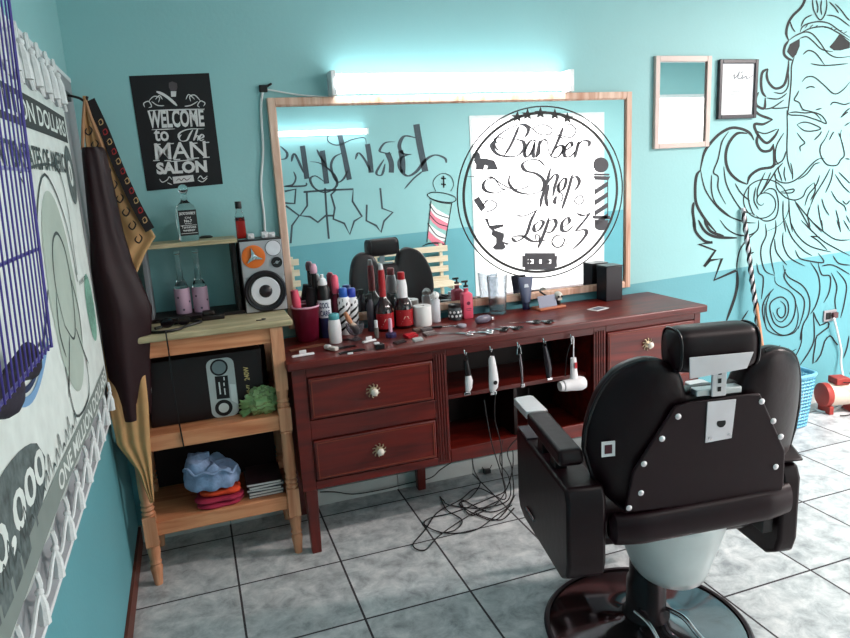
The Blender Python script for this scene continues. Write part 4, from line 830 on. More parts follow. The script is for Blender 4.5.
# a plain generic head and shoulders inside the oval
strokes(m, k1, .010, [(-1.20, 1.30, -1.23, 1.42, -1.18, 1.52, -1.09, 1.55, -1.01, 1.50, -.99, 1.40, -1.03, 1.29, -1.10, 1.24, -1.20, 1.30), (-1.3, 1.12, -1.22, 1.20, -1.16, 1.26), (-1.04, 1.26, -.98, 1.18, -.92, 1.12), (-1.24, 1.4, -1.28, 1.3, -1.25, 1.22), (-.98, 1.4, -.94, 1.3, -.97, 1.2)], 1)
for i in range(7): strokes(m, k1, .005, [(-.74 + i * .026, 1.17 + .03 * (i % 2), -.73 + i * .026, 1.34 - .03 * (i % 2))], 1)
for i in range(26): strokes(m, k1, .006, [(-2.42 + i * .045, 1.03, -2.40 + i * .045, 1.045 + .02 * (i % 3), -2.385 + i * .045, 1.03)], 1)
strokes(m, k1, .014, [(-1.95, 1.36, -1.75, 1.27, -1.6, 1.27, -1.45, 1.33, -1.33, 1.42)], 2); strokes(m, k1, .02, [(-1.97, 1.33, -1.75, 1.245, -1.6, 1.245, -1.42, 1.31)], 3)
m.build('printed_lettering', [M('print_light', (222, 228, 224), .85), M('print_dark', (70, 80, 80), .85), M('print_navy', (40, 52, 84), .85), M('print_sky', (120, 160, 200), .85)], cl, world=True, smooth=False)
for i in range(14):
    y = -2.44 + i * .145; m = MB()
    m.tube([(.034, y - .05, 1.945), (.03, y - .02, 2.03), (.026, y + .012, 2.107), (.03, y + .04, 2.02), (.036, y + .07, 1.945)], .007, 6, smooth=4)
    m.tube([(.036, y - .01, 2.05), (.040, y - .018, 2.02), (.042, y - .02, 1.96)], [.008, .014, .016, .012], 8); m.ball((.036, y - .008, 2.055), .012, 10)
    if y < -.16: m.build('top_tassel', wt, bl, world=True)
for i in range(12):
    y = -2.42 + i * .172; m = MB()
    m.tube([(.036, y, .945), (.038, y + .005, .915), (.034, y - .004, .90)], .006, 6, smooth=3); m.ball((.036, y, .903), .009, 10)
    m.tube([(.036, y, .90), (.038, y, .875), (.036, y, .835)], [.006, .010, .012], 8)
    m.tube([(.036, y, .90), (.032, y + .05, .862), (.03, y + .10, .858), (.032, y + .15, .885), (.036, y + .165, .90)], .0045, 6, smooth=5)
    m.build('bottom_tassel', wt, bl, world=True)
# purple cloth and blue wire rack nearest the camera
pc_ = MB().grid(lambda u, v: (.062 + .004 * math.sin(u * 12), -2.95 + .98 * u + .03 * math.sin(v * 7), 1.37 + 1.0 * v + (.03 * math.sin(u * 30) if v == 0 else 0)), 80, 14)
tag(pc_.build('purple_cloth', wood('lavender_mottled_cloth', (92, 86, 176), (238, 238, 250), .8, 'Z', 5), solid=.003), 'mottled white and violet cloth hanging behind the blue wire rack', 'cloth')
rk = thing('wire_rack', 'blue wire rack hanging at the near end of the left wall', 'wire rack', (.13, -2.3, 1.37))
bw = M('blue_violet_wire', (70, 60, 140), .4, .2)
rx = lambda z: .118 + .045 * (z - 1.37)
for i in range(34):
    y = -1.835 - i * .031
    MB().tube([(rx(1.37), y, 1.37), (rx(2.35), y, 2.35)], .0017 if i else .003, 6).build('upright_wire', bw, rk, world=True)
for z in (1.372, 1.56, 1.705, 2.0, 2.348):
    MB().tube([(rx(z) - .005, -1.83, z), (rx(z) - .005, -2.865, z)], .0034, 6).build('cross_wire', bw if z != 1.705 else M('pale_wire', (170, 176, 205), .4), rk, world=True)
for z in (2.30,):
    for y in (-1.86, -2.83): MB().tube([(rx(z), y, z), (.067 if z < 2 else .067, y, z + .004), (.002, y, z + .006)], .0034, 6).build('wall_bracket', bw, rk, world=True)
# dark cloth crumpled along the bottom of the rack
def crum(u, v): return (.075 + .02 * math.cos(2 * PI * v) + .006 * math.sin(u * 40), -2.86 + 1.02 * u, 1.345 + .028 * math.sin(2 * PI * v) * (1 + .3 * math.sin(u * 33)) + .008 * math.sin(u * 21))
tag(MB().grid(crum, 70, 12).build('rolled_cloth', M('dark_grey_cloth', (44, 38, 50), .9, var=.4, bump=.4)), 'dark rolled cloth lying along the bottom of the blue wire rack', 'cloth')
# ---- garments in the corner
def hang(zs, xl, xr, yb, bulge, nu=24, ripple=.008, amp=3):
    """cloth strip: rows (z, xl, xr) interpolated"""
    def f(u, v):
        k = v * (len(zs) - 1); i = min(int(k), len(zs) - 2); t_ = k - i; L = lambda A: A[i] + (A[i + 1] - A[i]) * t_
        x = L(xl) + (L(xr) - L(xl)) * u
        return (x, yb - bulge * math.sin(PI * (.15 + .8 * u)) + ripple * math.sin(u * amp * PI + v * 4), L(zs))
    return f
ap = thing('leather_apron', 'dark maroon leather apron hanging in the left corner over the tan cape', 'apron', (.1, -.42, .75))
mar = M('maroon_leather', (34, 8, 14), .45, bump=.1, scale=20, spec=.3)
MB().grid(hang([.762, .80, 1.0, 1.20, 1.38, 1.50, 1.80, 1.82], [.03, .03, .03, .03, .03, .045, .062, .066], [.160, .168, .190, .222, .175, .158, .138, .130], -.40, .08), 28, 42).build('apron', mar, ap, world=True, solid=.006)
MB().tube([(.06, -.40, 1.815), (.075, -.38, 1.92), (.09, -.36, 2.0)], .006, 8, smooth=4).tube([(.13, -.40, 1.815), (.105, -.38, 1.92), (.09, -.36, 2.0)], .006, 8, smooth=4).build('strap', M('tan_strap', (176, 128, 92), .6), ap, world=True)
MB().tube([(.168, -.405, .83), (.174, -.41, .87), (.165, -.41, .90)], .004, 6, smooth=4).build('white_tag', lab_w, ap, world=True)
MB().tube([(.03 + .13 * k / 10, -.37 - .10 * math.sin(PI * (.15 + .8 * k / 10)) - .003, .776 + .004 * k / 10) for k in range(11)], .0018, 5).build('hem_stitch', M('tan_strap'), ap, world=True)
# corner hook rail shared by the garments
hk = MB().box((.021, -.40, 2.0), (.034, -.28, 2.03)).tube([(.034, -.36, 2.015), (.07, -.36, 2.005), (.09, -.36, 1.992), (.10, -.36, 2.01)], .005, 8, smooth=4)
tag(hk.build('coat_hook', drk, bevel=.002), 'dark coat hook holding the apron and cape at the corner', 'coat hook')
cp = thing('barber_cape', 'tan cape with black floral print hanging behind the maroon apron', 'cape', (.12, -.28, .45))
tan = M('tan_cloth', (190, 146, 98), .7, var=.12, scale=10, bump=.15)
def pr_(x, y, yy=-.27): q = P(x, y, 1, yy); return (q.x, q.z)
R_ = [pr_(*p) for p in ((86, 96), (100, 125), (115, 165), (133, 205), (156, 236), (146, 252), (136, 275), (140, 330), (148, 400), (150, 440), (152, 470), (154, 502))]
Lf = [pr_(*p)[0] for p in ((83, 96), (84, 125), (88, 165), (92, 205), (95, 236), (95, 252), (96, 275), (100, 330), (108, 400), (116, 440), (138, 470), (150, 502))]
YS = [-.27, -.27, -.27, -.27, -.27, -.28, -.31, -.37, -.475, -.485, -.485, -.485]
RW = [pr_(*p, yy=y) for p, y in zip(((86, 96), (100, 125), (115, 165), (133, 205), (156, 236), (146, 252), (136, 275), (140, 330), (148, 400), (150, 440), (152, 470), (154, 502)), YS)]
LW = [max(.02, pr_(*p, yy=y)[0]) for p, y in zip(((83, 96), (84, 125), (88, 165), (92, 205), (95, 236), (95, 252), (96, 275), (100, 330), (108, 400), (116, 440), (138, 470), (150, 502)), YS)]
def capef(u, v):
    k = v * 11; i = min(int(k), 10); t_ = k - i; g = lambda A: A[i] + (A[i + 1] - A[i]) * t_
    xl, xr, z, y = g(LW), g([r[0] for r in RW]), g([r[1] for r in RW]), g(YS)
    return (xl + (xr - xl) * u, y - .005 * math.sin(6 * PI * u + v * 5), z)
MB().grid(capef, 24, 60).build('cloth', tan, cp, world=True, solid=.003)
m = MB(); cmp_ = lambda x, y: P(x, y, 1, -.292)
m.ribbon([(90, 100), (104, 130), (119, 168), (136, 205), (150, 230)], 10, cmp_, 0, sm=4, taper=False)
for i in range(9): a = i / 8; x, y = 96 + a * 50, 118 + a * 108; m.ribbon([(x - 9, y + 10), (x - 11, y + 14), (x - 7, y + 17), (x - 4, y + 12), (x - 7, y + 8)], 1.6, cmp_, 0, sm=3)
m.build('black_print', M('cape_black', (24, 16, 20), .7), cp, world=True, smooth=False)
m = MB(); cmp2 = lambda x, y: P(x, y, 1, -.294)
for i in range(11): a = i / 10; x, y = 100 + a * 44, 122 + a * 98; m.ribbon([(x - 2, y), (x + 1, y - 3), (x + 3, y + 1), (x, y + 3), (x - 1, y)], 1.1, cmp2, i % 2, sm=3)
m.build('fine_print', [M('cape_gold', (196, 158, 110), .7), M('cape_red', (170, 40, 44), .7)], cp, world=True, smooth=False)
# ================================================================ RIGHT CORNER THINGS
# striped stick leaning on the wall
a = P(743, 208, 1, -.02); b = Vector((a.x + .185, -.13, 0.002))
m = MB(); N = 60; vs = []
m.tube([b, Vector(a)], .012, 12); sk = thing('striped_stick', 'black and white spiral striped stick leaning against the mural wall', 'stick', (b.x, b.y, 0)); m.build('stick', M('stick_white', (206, 200, 206), .5), sk, world=True)
d = (Vector(a) - b); L_ = d.length; d.normalize(); u_, w__ = frame_of(d)
for i in range(2):
    m = MB(); m.tube([b + d * (.01 + (L_ - .03) * k / 220) + (u_ * math.cos(k * .3 + PI * i) + w__ * math.sin(k * .3 + PI * i)) * .0085 for k in range(221)], .0085, 5)
    m.build('black_spiral', bk, sk, world=True)
m = MB(); a2 = P(750, 300, 1, -.03); b2 = P(744, 340, 1, -.14); tag(m.tube([(b.x - .06, -.22, .002), Vector(P(751, 268, 1, -.03))], .010, 10).build('wooden_stick', pinev), 'plain thin wooden stick leaning beside the striped stick', 'stick')
# wall socket and hose
so = P(829, 315, 1, 0); t = thing('wall_socket', 'dark double wall socket low on the mural wall', 'wall socket', (so.x, -.0005, so.z - .04))
MB().box((-.055, -.010, 0), (.055, 0, .075)).build('plate', M('socket_white', (150, 146, 150), .4), t, bevel=.003); MB().box((-.04, -.014, .015), (.0, -.0101, .06)).build('socket_insert', bk, t, bevel=.002); MB().box((.008, -.03, .02), (.05, -.0101, .058)).build('plug', M('brown_plug', (92, 60, 62), .5), t, bevel=.003)
cx = P(833, 322, 1, -.02)
def wp(x, y, d): q = P(x, y, 1, d); return (q.x, q.y, q.z)
tag(MB().tube([wp(834, 318, -.035), wp(838, 335, -.03), wp(841, 350, -.02), wp(841, 365, -.03), wp(845, 385, -.10), wp(846, 398, -.2), fp(838, 408), fp(825, 412), fp(815, 409)], .007, 8, smooth=6).build('white_hose', wc), 'white cable running from the wall socket down behind the red pump', 'cable')
bkx = thing('plastic_basket', 'light blue woven plastic basket on the floor right of the chair', 'basket', (3.775, -.23, 0))
bc = M('sky_plastic', (120, 186, 214), .4)
def bsk(u, v): a_ = 2 * PI * u; k = (abs(math.cos(a_)) ** 4 + abs(math.sin(a_)) ** 4) ** -.25; r = .10 + .03 * v; return (r * k * math.cos(a_), r * k * math.sin(a_) * .85, .006 + .335 * v)
m = MB()
for k in range(36):
    u = k / 36; m.tube([bsk(u, 0), bsk(u, .5), bsk(u, 1)], .0045, 4)
for k in range(15): m.tube([bsk(j / 36, .03 + k * .066) for j in range(37)], .0055, 4, caps=False)
m.build('woven_wall', bc, bkx); MB().tube([bsk(j / 48, 1.0) for j in range(49)], .011, 8, caps=False).build('rim', bc, bkx); MB().prism([Vector(bsk(j / 32, 0)) for j in range(32)][::-1], (0, 0, .006)).build('bottom', bc, bkx)
pu = thing('water_pump', 'small red and beige electric pump on the floor by the basket', 'pump', (4.25, -.2, 0), math.radians(-15))
rd = M('pump_red', (158, 52, 44), .5); be = M('pump_beige', (214, 196, 180), .5)
MB().lathe((-.11, 0, .12), [(.05, 0), (.072, .01), (.075, .03), (.075, .16), (.07, .175)], 24, (1, 0, 0)).build('motor_body', be, pu)
MB().lathe((-.135, 0, .12), [(.06, 0), (.078, .01), (.078, .045), (.074, .05)], 24, (1, 0, 0)).build('motor_cap', rd, pu)
MB().lathe((.065, 0, .12), [(.07, 0), (.085, .01), (.085, .04), (.06, .06), (.03, .065), (.03, .10)], 24, (1, 0, 0)).build('pump_head', rd, pu)
MB().box((-.06, -.045, .19), (.03, .045, .235)).build('junction_box', rd, pu, bevel=.006)
MB().lathe((.09, 0, .19), [(.022, 0), (.022, .05), (.028, .052), (.028, .065)], 16).build('outlet', M('pump_brown', (110, 60, 50), .4), pu)
for x in (-.09, .07): MB().box((x - .015, -.06, 0), (x + .015, .06, .055)).build('foot', rd, pu, bevel=.004)
MB().tube([(-.02, -.05, .21), (.06, -.10, .2), (.1, -.07, .08), (.02, -.09, .01), (-.06, -.1, .008)], .004, 6, smooth=5).build('cord', bk, pu)
# ================================================================ SLATTED BENCH (seen in the mirror)
sl = wood('pale_slat', (206, 186, 158), (232, 216, 192), .6, 'X', 5)
def bench(x0, x1, label):
  be_ = thing('slatted_bench', label, 'bench', ((x0 + x1) / 2, -4.25, 0)); W2 = (x1 - x0) / 2
  for i in range(4): MB().box((-W2, -.17, .36 + i * .122), (W2, -.15, .43 + i * .122)).build('back_slat', sl, be_, bevel=.003)
  for i in range(4): MB().box((-W2, -.13 + i * .10, .36), (W2, -.05 + i * .10, .38)).build('seat_slat', sl, be_, bevel=.003)
  for x in (-W2 + .08, W2 - .08):
    MB().box((x - .02, -.20, 0), (x + .02, -.17, .82)).build('leg', sl, be_, bevel=.003); MB().box((x - .02, .20, 0), (x + .02, .23, .36)).build('leg', sl, be_, bevel=.003); MB().box((x - .02, -.169, .32), (x + .02, .20, .36)).build('rail', sl, be_, bevel=.003)
bench(.95, 1.53, 'short pale slatted bench seen at the left edge of the mirror reflection'); bench(2.35, 3.33, 'longer pale slatted bench behind the barber chair in the mirror reflection')
# ================================================================ THINGS ON THE VANITY
def cpos(px, py, ymax=-.08):
    if py < 347: py -= 3
    q = P(px, py, 2, ZC)
    if q.y > ymax: q = P(px, py, 1, ymax)
    return (q.x, q.y, ZC + .0004)
def ct_(name, label, cat, px, py, rz=0, group=None, ymax=-.08): return thing(name, label, cat, cpos(px, py, ymax), rz, group)
mg = M('magenta_plastic', (104, 10, 38), .35); rdp = M('red_plastic', (196, 30, 44), .35); pkp = M('pink_plastic', (226, 84, 110), .35)
L = lambda prof, m=None, n=24, **k: (m or MB()).lathe((0, 0, 0), prof, n, **k)
# magenta tumbler with brushes
t = ct_('plastic_tumbler', 'dark magenta plastic tumbler holding brushes at the left end of the counter', 'tumbler', 308, 343)
L([(.05, 0), (.052, .004), (.066, .165), (.063, .165), (.05, .01), (.001, .008)], cap=False).build('cup', mg, t)
MB().tube([(.065 * math.cos(2 * PI * k / 32), .065 * math.sin(2 * PI * k / 32), .165) for k in range(33)], .0045, 6, caps=False).build('pale_rim', M('pale_pink', (222, 170, 190), .4), t)
base = cpos(308, 343)
def stood(name, label, cat, mat, dx, dy, tx, ty, h, r, head):
    tt = thing(name, label, cat, (base[0] + dx, base[1] + dy, base[2] + .012))
    m = MB().tube([(0, 0, 0), (tx * .6, ty * .6, h * .6)], r * .45, 8); m.build('handle', mat, tt)
    MB().tube([(tx * .58, ty * .58, h * .56), (tx * .75, ty * .75, h * .75), (tx, ty, h)], [r * .7, r, r * .8], 12).build('head', head, tt); return tt
stood('hair_brush', 'pink brush standing on the left in the magenta tumbler', 'brush', pkp, -.02, .0, -.025, -.01, .235, .022, pkp)
stood('hair_brush', 'black brush standing on the right in the magenta tumbler', 'brush', bk, .015, .02, .03, .02, .23, .026, M('brush_black', (26, 22, 28), .7))
# clipper spray can
t = ct_('spray_can', 'navy and white cooling spray can between the magenta tumbler and the talc bottle', 'spray can', 327, 340)
L([(.030, 0), (.032, .004), (.032, .10)]).build('lower_can', M('can_navy', (38, 44, 84), .3, .3), t)
L([(.0322, .10), (.0322, .185)]).build('white_band', M('can_white', (218, 220, 226), .35), t); L([(.0322, .185), (.032, .235), (.024, .25), (.022, .255)]).build('upper_can', bk, t)
L([(.021, .255), (.023, .262), (.016, .285), (.008, .29), (.008, .305), (.004, .306)]).build('cap', wh, t)
m = MB(); cyl = lambda r: (lambda a, b: Vector((r * math.sin(a / r), -r * math.cos(a / r), b)))
v, f = textmesh('COOL', .028, .05, lambda a, b: cyl(.0328)(a - .030, b + .146), bold=.03); m.add(v, f); v, f = textmesh('CARE', .028, .05, lambda a, b: cyl(.0328)(a - .030, b + .108), bold=.03); m.add(v, f)
m.build('can_lettering', M('navy_print', (40, 44, 92), .4), t, smooth=False)
# tall pink topped bottle behind
t = ct_('hair_bottle', 'tall slim black bottle with a pink and pale top behind the spray can', 'bottle', 318, 325, ymax=-.075)
L([(.02, 0), (.022, .004), (.022, .20), (.016, .22), (.013, .23), (.013, .31)]).build('bottle', bk, t); L([(.015, .311), (.018, .315), (.018, .34), (.012, .355), (.003, .357)]).build('pink_top', M('pale_pink'), t)
# talc bottle
t = ct_('talc_bottle', 'short white bottle with a teal cap in front of the spray can', 'bottle', 336, 346)
L([(.026, 0), (.030, .005), (.031, .07), (.028, .105), (.024, .112)], sy=.75).build('bottle', wh, t); L([(.024, .1125), (.0255, .115), (.0245, .135), (.021, .14)], sy=.8).build('cap', M('teal_cap', (84, 168, 176), .35), t)
# striped cups with blue caps
for i, (px, py, h, cmat) in enumerate(((346, 334, .185, M('blue_cap', (50, 100, 190), .35)), (354, 331, .175, M('deep_blue_cap', (50, 70, 170), .35)))):
    t = ct_('striped_bottle', ['white bottle with black slanting stripes and a light blue cap beside the talc bottle', 'white bottle with black slanting stripes and a deep blue cap beside the dark spray bottle'][i], 'bottle', px, py, ymax=-.1 + i * .03)
    L([(.024, 0), (.026, .004), (.030, h - .01), (.024, h)]).build('bottle', wh, t)
    m = MB()
    for k in range(5):
        q = [(-.05 + .02 * j, .004 + k * .034 + .014 * j) for j in range(6)]
        for j in range(5):
            a, b = q[j], q[j + 1]
            if b[1] + .012 < h: m.poly2([a, b, (b[0], b[1] + .013), (a[0], a[1] + .013)], cyl(.0305))
    m.build('black_stripes', lab_bk, t, smooth=False)
    L([(.019, h + .0005), (.021, h + .003), (.020, h + .04), (.017, h + .045)]).build('cap', cmat, t)
# pink brush / red cap bottle seen behind
t = ct_('hair_bottle', 'pink capped dark red bottle behind the striped bottles', 'bottle', 338, 325, ymax=-.07)
L([(.018, 0), (.022, .004), (.022, .18), (.012, .20)]).build('bottle', mg, t); L([(.014, .201), (.018, .205), (.018, .28), (.010, .292)]).build('cap', pkp, t)
# glass bowl with shaving brush
t = ct_('glass_bowl', 'small footed glass bowl with a shaving brush leaning in it', 'bowl', 356, 343)
L([(.026, 0), (.026, .004), (.008, .012), (.008, .022), (.03, .032), (.042, .055), (.044, .08), (.041, .08), (.039, .057), (.028, .037), (.001, .03)], cap=False).build('glass', M('smoky_glass', (190, 186, 196), .05, trans=.85, ior=1.3), t)
bp_ = cpos(356, 343); t = thing('shaving_brush', 'shaving brush with a wooden handle leaning in the glass bowl', 'shaving brush', (bp_[0], bp_[1], bp_[2] + .034))
MB().tube([(.008, 0, .010), (-.012, -.008, .04), (-.02, -.01, .052)], [.018, .016, .009], 12, smooth=0).build('bristles', M('bristles', (196, 176, 160), .9), t)
MB().tube([(-.02, -.01, .053), (-.03, -.012, .072), (-.045, -.015, .105)], [.010, .013, .009], 12).build('handle', pinev, t)
# dark spray bottle
t = ct_('spray_bottle', 'slim dark grey spray bottle between the bowl and the red labelled bottles', 'spray bottle', 372, 333, ymax=-.1)
L([(.018, 0), (.02, .004), (.02, .13), (.012, .15), (.01, .16)]).build('bottle', M('dark_grey_gloss', (60, 54, 64), .25), t); MB().box((-.014, -.008, .16), (.010, .008, .185)).box((-.026, -.006, .172), (-.014, .006, .183)).bar((-.012, 0, .168), (-.026, 0, .148), .008, .004).build('trigger', bk, t, bevel=.002)
# two big red labelled bottles
gls = M('dark_red_glass', (34, 6, 9), .08, coat=.5); lr = M('label_red', (160, 18, 28), .45); capr = M('cap_red', (168, 24, 32), .35)
def rednote(t, r, z, h):
    m = MB()
    c_ = cyl(r + .0012)
    for j in range(10): m.poly2([(-.055 + j * .011, z), (-.044 + j * .011, z), (-.044 + j * .011, z + h), (-.055 + j * .011, z + h)], c_)
    lo = m.build('red_label', lr, t); m = MB(); c_ = cyl(r + .0018)
    for q in ([(-.03, z + h - .012), (.03, z + h - .012), (.03, z + h - .010), (-.03, z + h - .010)], [(-.028, z + .012), (.03, z + .012), (.03, z + .0145), (-.028, z + .0145)], [(-.02, z + .022), (.022, z + .022), (.022, z + .0245), (-.02, z + .0245)], [(-.014, z + .034), (.016, z + .034), (.010, z + .048), (-.008, z + .048)]): m.poly2(q, c_)
    m.build('label_print', M('label_cream', (222, 196, 180), .5), lo, smooth=False)
t = ct_('red_label_bottle', 'dark bottle with red label and long red neck topped by a white cap', 'bottle', 385, 333)
L([(.042, 0), (.047, .006), (.047, .095), (.040, .125), (.021, .155), (.015, .175)]).build('glass', gls, t); rednote(t, .047, .015, .075)
L([(.0165, .135), (.0175, .22), (.015, .275)]).build('red_neck', capr, t).location.z = .0255; L([(.011, .301), (.012, .304), (.009, .33)]).build('white_cap', wh, t)
t = ct_('red_label_bottle', 'dark bottle with red label, white neck wrap and red cap, nearest the paper roll', 'bottle', 404, 330)
L([(.044, 0), (.049, .006), (.049, .10), (.042, .13), (.025, .155)]).build('glass', gls, t); rednote(t, .049, .015, .08)
L([(.027, .145), (.027, .20), (.022, .235)]).build('white_neck_wrap', wh, t).location.z = .006; L([(.0165, .242), (.0185, .245), (.0185, .275), (.015, .279)]).build('red_cap', capr, t)
# small vials
t = ct_('small_vial', 'tiny clear vial with a white cap standing before the left red labelled bottle', 'vial', 377, 341)
L([(.010, 0), (.011, .002), (.011, .05)]).build('glass', M('vial_grey', (120, 116, 112), .15), t); L([(.008, .0505), (.008, .085)]).build('cap', wh, t); 
t = ct_('small_vial', 'thin white vial on a purple base standing between the red labelled bottles', 'vial', 391, 340)
L([(.026, 0), (.026, .018), (.012, .024)]).build('purple_base', M('purple_dark', (52, 40, 84), .4), t); L([(.009, .0245), (.009, .085), (.006, .09)]).build('vial', M('pale_pink'), t)
# paper roll, white tube
t = ct_('neck_paper_roll', 'white roll of neck paper on the counter right of the bottles', 'paper roll', 423, 328)
m = MB(); m.lathe((0, 0, 0), [(.014, 0), (.045, 0), (.046, .003), (.046, .098), (.045, .10), (.014, .10), (.014, .0)], 32, cap=False)
m.build('paper', M('paper_white', (236, 234, 232), .8), t)
t = ct_('white_pot', 'white cylinder pot with a crumpled tissue on top beside the paper roll', 'pot', 436, 322, ymax=-.085)
L([(.022, 0), (.024, .003), (.024, .115), (.022, .118)]).build('pot', M('grey_white', (208, 208, 214), .4), t)
MB().grid(lambda u, v: (.022 * math.sin(PI * u) * math.cos(2 * PI * v) * (1 + .3 * math.sin(6 * PI * v)), .018 * math.sin(PI * u) * math.sin(2 * PI * v), .135 + .018 * math.cos(PI * u) * (1 + .3 * math.sin(8 * PI * v))), 8, 24).build('tissue', M('paper_white'), t)
# beads jar, pink bottles
t = ct_('glass_jar', 'short glass jar of black and white beads beside the pink pump bottle', 'jar', 455, 320, ymax=-.085)
L([(.034, 0), (.036, .004), (.036, .058), (.032, .064)]).build('jar', M('jar_dark_glass', (70, 74, 78), .1), t); L([(.033, .0645), (.034, .067), (.034, .078), (.031, .08)]).build('lid', bk, t)
m = MB()
for k in range(10): a = -1.35 + k * .3; m.lathe((.0362 * math.sin(a), -.0362 * math.cos(a), .022 + .02 * (k % 2)), [(.007, 0), (.006, .0012)], 10, (math.sin(a), -math.cos(a), 0))
m.build('beads', wh, t)
t = ct_('pump_bottle', 'pink square pump bottle with a black pump by the glass tumbler', 'pump bottle', 467, 320)
sqb(.028, .125, .012, .011, .008).build('bottle', pkp, t); m = L([(.013, .1625), (.013, .172), (.005, .173), (.005, .186)]); m.box((-.022, -.005, .186), (.010, .005, .196)); m.build('pump', bk, t)
m = MB(); lm = lambda a, b: Vector((a, -.0292, b)); m.poly2([(.010 * math.cos(k * PI / 8), .08 + .010 * math.sin(k * PI / 8)) for k in range(16)], lm); m.poly2([(-.014, .050), (.014, .050), (.014, .053), (-.014, .053)], lm); m.poly2([(-.012, .042), (.012, .042), (.012, .044), (-.012, .044)], lm); m.build('label_print', M('plum_print', (110, 30, 56), .5), t, smooth=False)
# glass tumbler (tall) with cut pattern
t = ct_('glass_tumbler', 'tall clear cut glass tumbler standing on the counter below the round decal', 'glass', 498, 316, ymax=-.075)
m = L([(.042, 0), (.044, .005), (.054, .205), (.051, .205), (.041, .014), (.001, .014)], cap=False, n=32); m.build('glass', M('cut_glass', (236, 240, 246), .06, trans=.95, ior=1.35, bump=.5, scale=70), t)
# cosmetic tube
t = ct_('cosmetic_tube', 'dark blue and grey squeeze tube standing on its cap below the blade mark', 'tube', 526, 308, ymax=-.06)
L([(.019, 0), (.02, .003), (.02, .035), (.018, .038)]).build('cap', M('navy_cap', (36, 40, 78), .35), t)
vs = []; n = 20
for z, a, b in ((.039, .023, .022), (.06, .028, .020), (.11, .036, .013), (.155, .043, .004), (.175, .044, .002)): vs += [(a * math.cos(2 * PI * k / n), b * math.sin(2 * PI * k / n), z) for k in range(n)]
MB().add(vs, [(i * n + k, i * n + (k + 1) % n, (i + 1) * n + (k + 1) % n, (i + 1) * n + k) for i in range(4) for k in range(n)] + [tuple(range(n)), tuple(4 * n + k for k in range(n))]).build('tube', M('tube_slate', (84, 92, 118), .35), t)
m = MB(); lm = lambda a, b: Vector((a, -.0215 + (b - .04) * .13, b)); m.poly2([(-.014, .12), (.014, .12), (.010, .138), (-.010, .138)], lm); m.poly2([(-.008, .07), (.008, .07), (.008, .104), (-.008, .104)], lm); m.build('pale_print', M('silver_print', (196, 202, 212), .4), t, smooth=False)
# card holder with skull ornament
t = ct_('card_holder', 'small wooden card holder tray with a slate card below the mirror frame', 'card holder', 549, 310, rz=.12, ymax=-.11)
MB().box((-.085, -.04, 0), (.085, .045, .012)).build('tray', wood('holder_wood', (160, 84, 56), (206, 128, 92), .4, 'X', 8), t, bevel=.003); MB().prism([(-.075, -.02, .0125), (.04, -.02, .0125), (.04, .0, .072), (-.075, .0, .072)], (0, .003, 0)).build('card', M('slate_card', (126, 132, 152), .4), t)
hp_ = cpos(549, 310, -.11); t = thing('skull_ornament', 'tiny pale skull ornament on the right of the card holder tray', 'ornament', (hp_[0] + .062, hp_[1] + .01, hp_[2] + .0125))
MB().lathe((0, 0, 0), [(.014, 0), (.016, .004), (.012, .02), (.012, .026)], 14).build('stand', bk, t); m = MB().ball((0, 0, .048), .024, 16, (1, 1.1, 1)); m.box((-.012, -.022, .026), (.012, .0, .036)); m.build('skull', M('bone', (206, 202, 192), .5), t)
for s in (-1, 1): MB().ball((s * .009, -.0225, .046), .0065, 10).build('eye_socket', bk, t)
tag(MB().tube([(hp_[0] - .045, hp_[1] + .02, ZC + .095), (hp_[0] + .0, hp_[1] + .005, ZC + .06), (hp_[0] + .035, hp_[1] - .004, ZC + .0135)], .005, 8).build('makeup_pencil', bk), 'short black pencil leaning on the slate card holder', 'pencil')
# black block
t = ct_('black_block', 'square black block standing on the counter by the mirror right edge', 'block', 608, 298, rz=.0, ymax=-.085)
MB().box((-.045, -.050, 0), (.06, .045, .19)).build('block', M('black_satin', (24, 18, 26), .3), t, bevel=.003); MB().box((-.047, -.052, .1902), (.062, .047, .196)).build('lid', M('black_satin'), t, bevel=.002)
# photo card
t = ct_('picture_card', 'small white bordered card lying on the counter near the black block', 'card', 598, 312, rz=.35)
MB().box((-.05, -.034, 0), (.05, .034, .002)).build('card', lab_w, t); MB().box((-.036, -.022, .0021), (.036, .022, .0026)).build('picture', M('card_grey', (110, 108, 120), .4), t)
# ---- combs, clips, scissors, guards
def comb(label, px, py, rz, L_, mat, h=.026, name='comb'):
    x, y, z = cpos(px, py); m = MB(); m.X = Matrix.Translation((x, y, z)) @ Matrix.Rotation(rz, 4, 'Z')
    m.box((-L_ / 2, h * .35, 0), (L_ / 2, h * .6, .004)); n_ = int(L_ / .006)
    for k in range(n_): m.box((-L_ / 2 + k * .006, -h * .4, 0.0005), (-L_ / 2 + k * .006 + .003, h * .36, .003))
    m.box((-L_ / 2 - .003, -h * .4, 0), (-L_ / 2 + .002, h * .6, .004)); m.box((L_ / 2 - .002, -h * .4, 0), (L_ / 2 + .003, h * .6, .004))
    return tag(m.build(name, mat, smooth=False), label, 'comb')
comb('brown wooden comb lying slantwise at the left counter corner', 308, 348, .3, .17, wood('comb_wood', (120, 72, 54), (160, 104, 80), .5, 'X', 9), .03)
comb('black comb lying behind the white clip holder', 345, 348, .1, .10, bk); comb('black comb lying nearest the counter edge below the glass bowl', 352, 352, .15, .11, bk); comb('short black comb lying in front of the talc bottle', 342, 344, .05, .07, bk)
def clip(label, px, py, rz, mat, w=.1, name='hair_clip', s=1.):
    x, y, z = cpos(px, py); t = thing(name, label, 'hair clip', (x, y, z), rz)
    MB().box((-w / 2, -.012, 0), (w / 2, .006, .01)).build('jaw', mat, t, bevel=.004); MB().box((-.016, -.004, .0102), (.016, .004, .026)).build('grip', mat, t, bevel=.003); return t
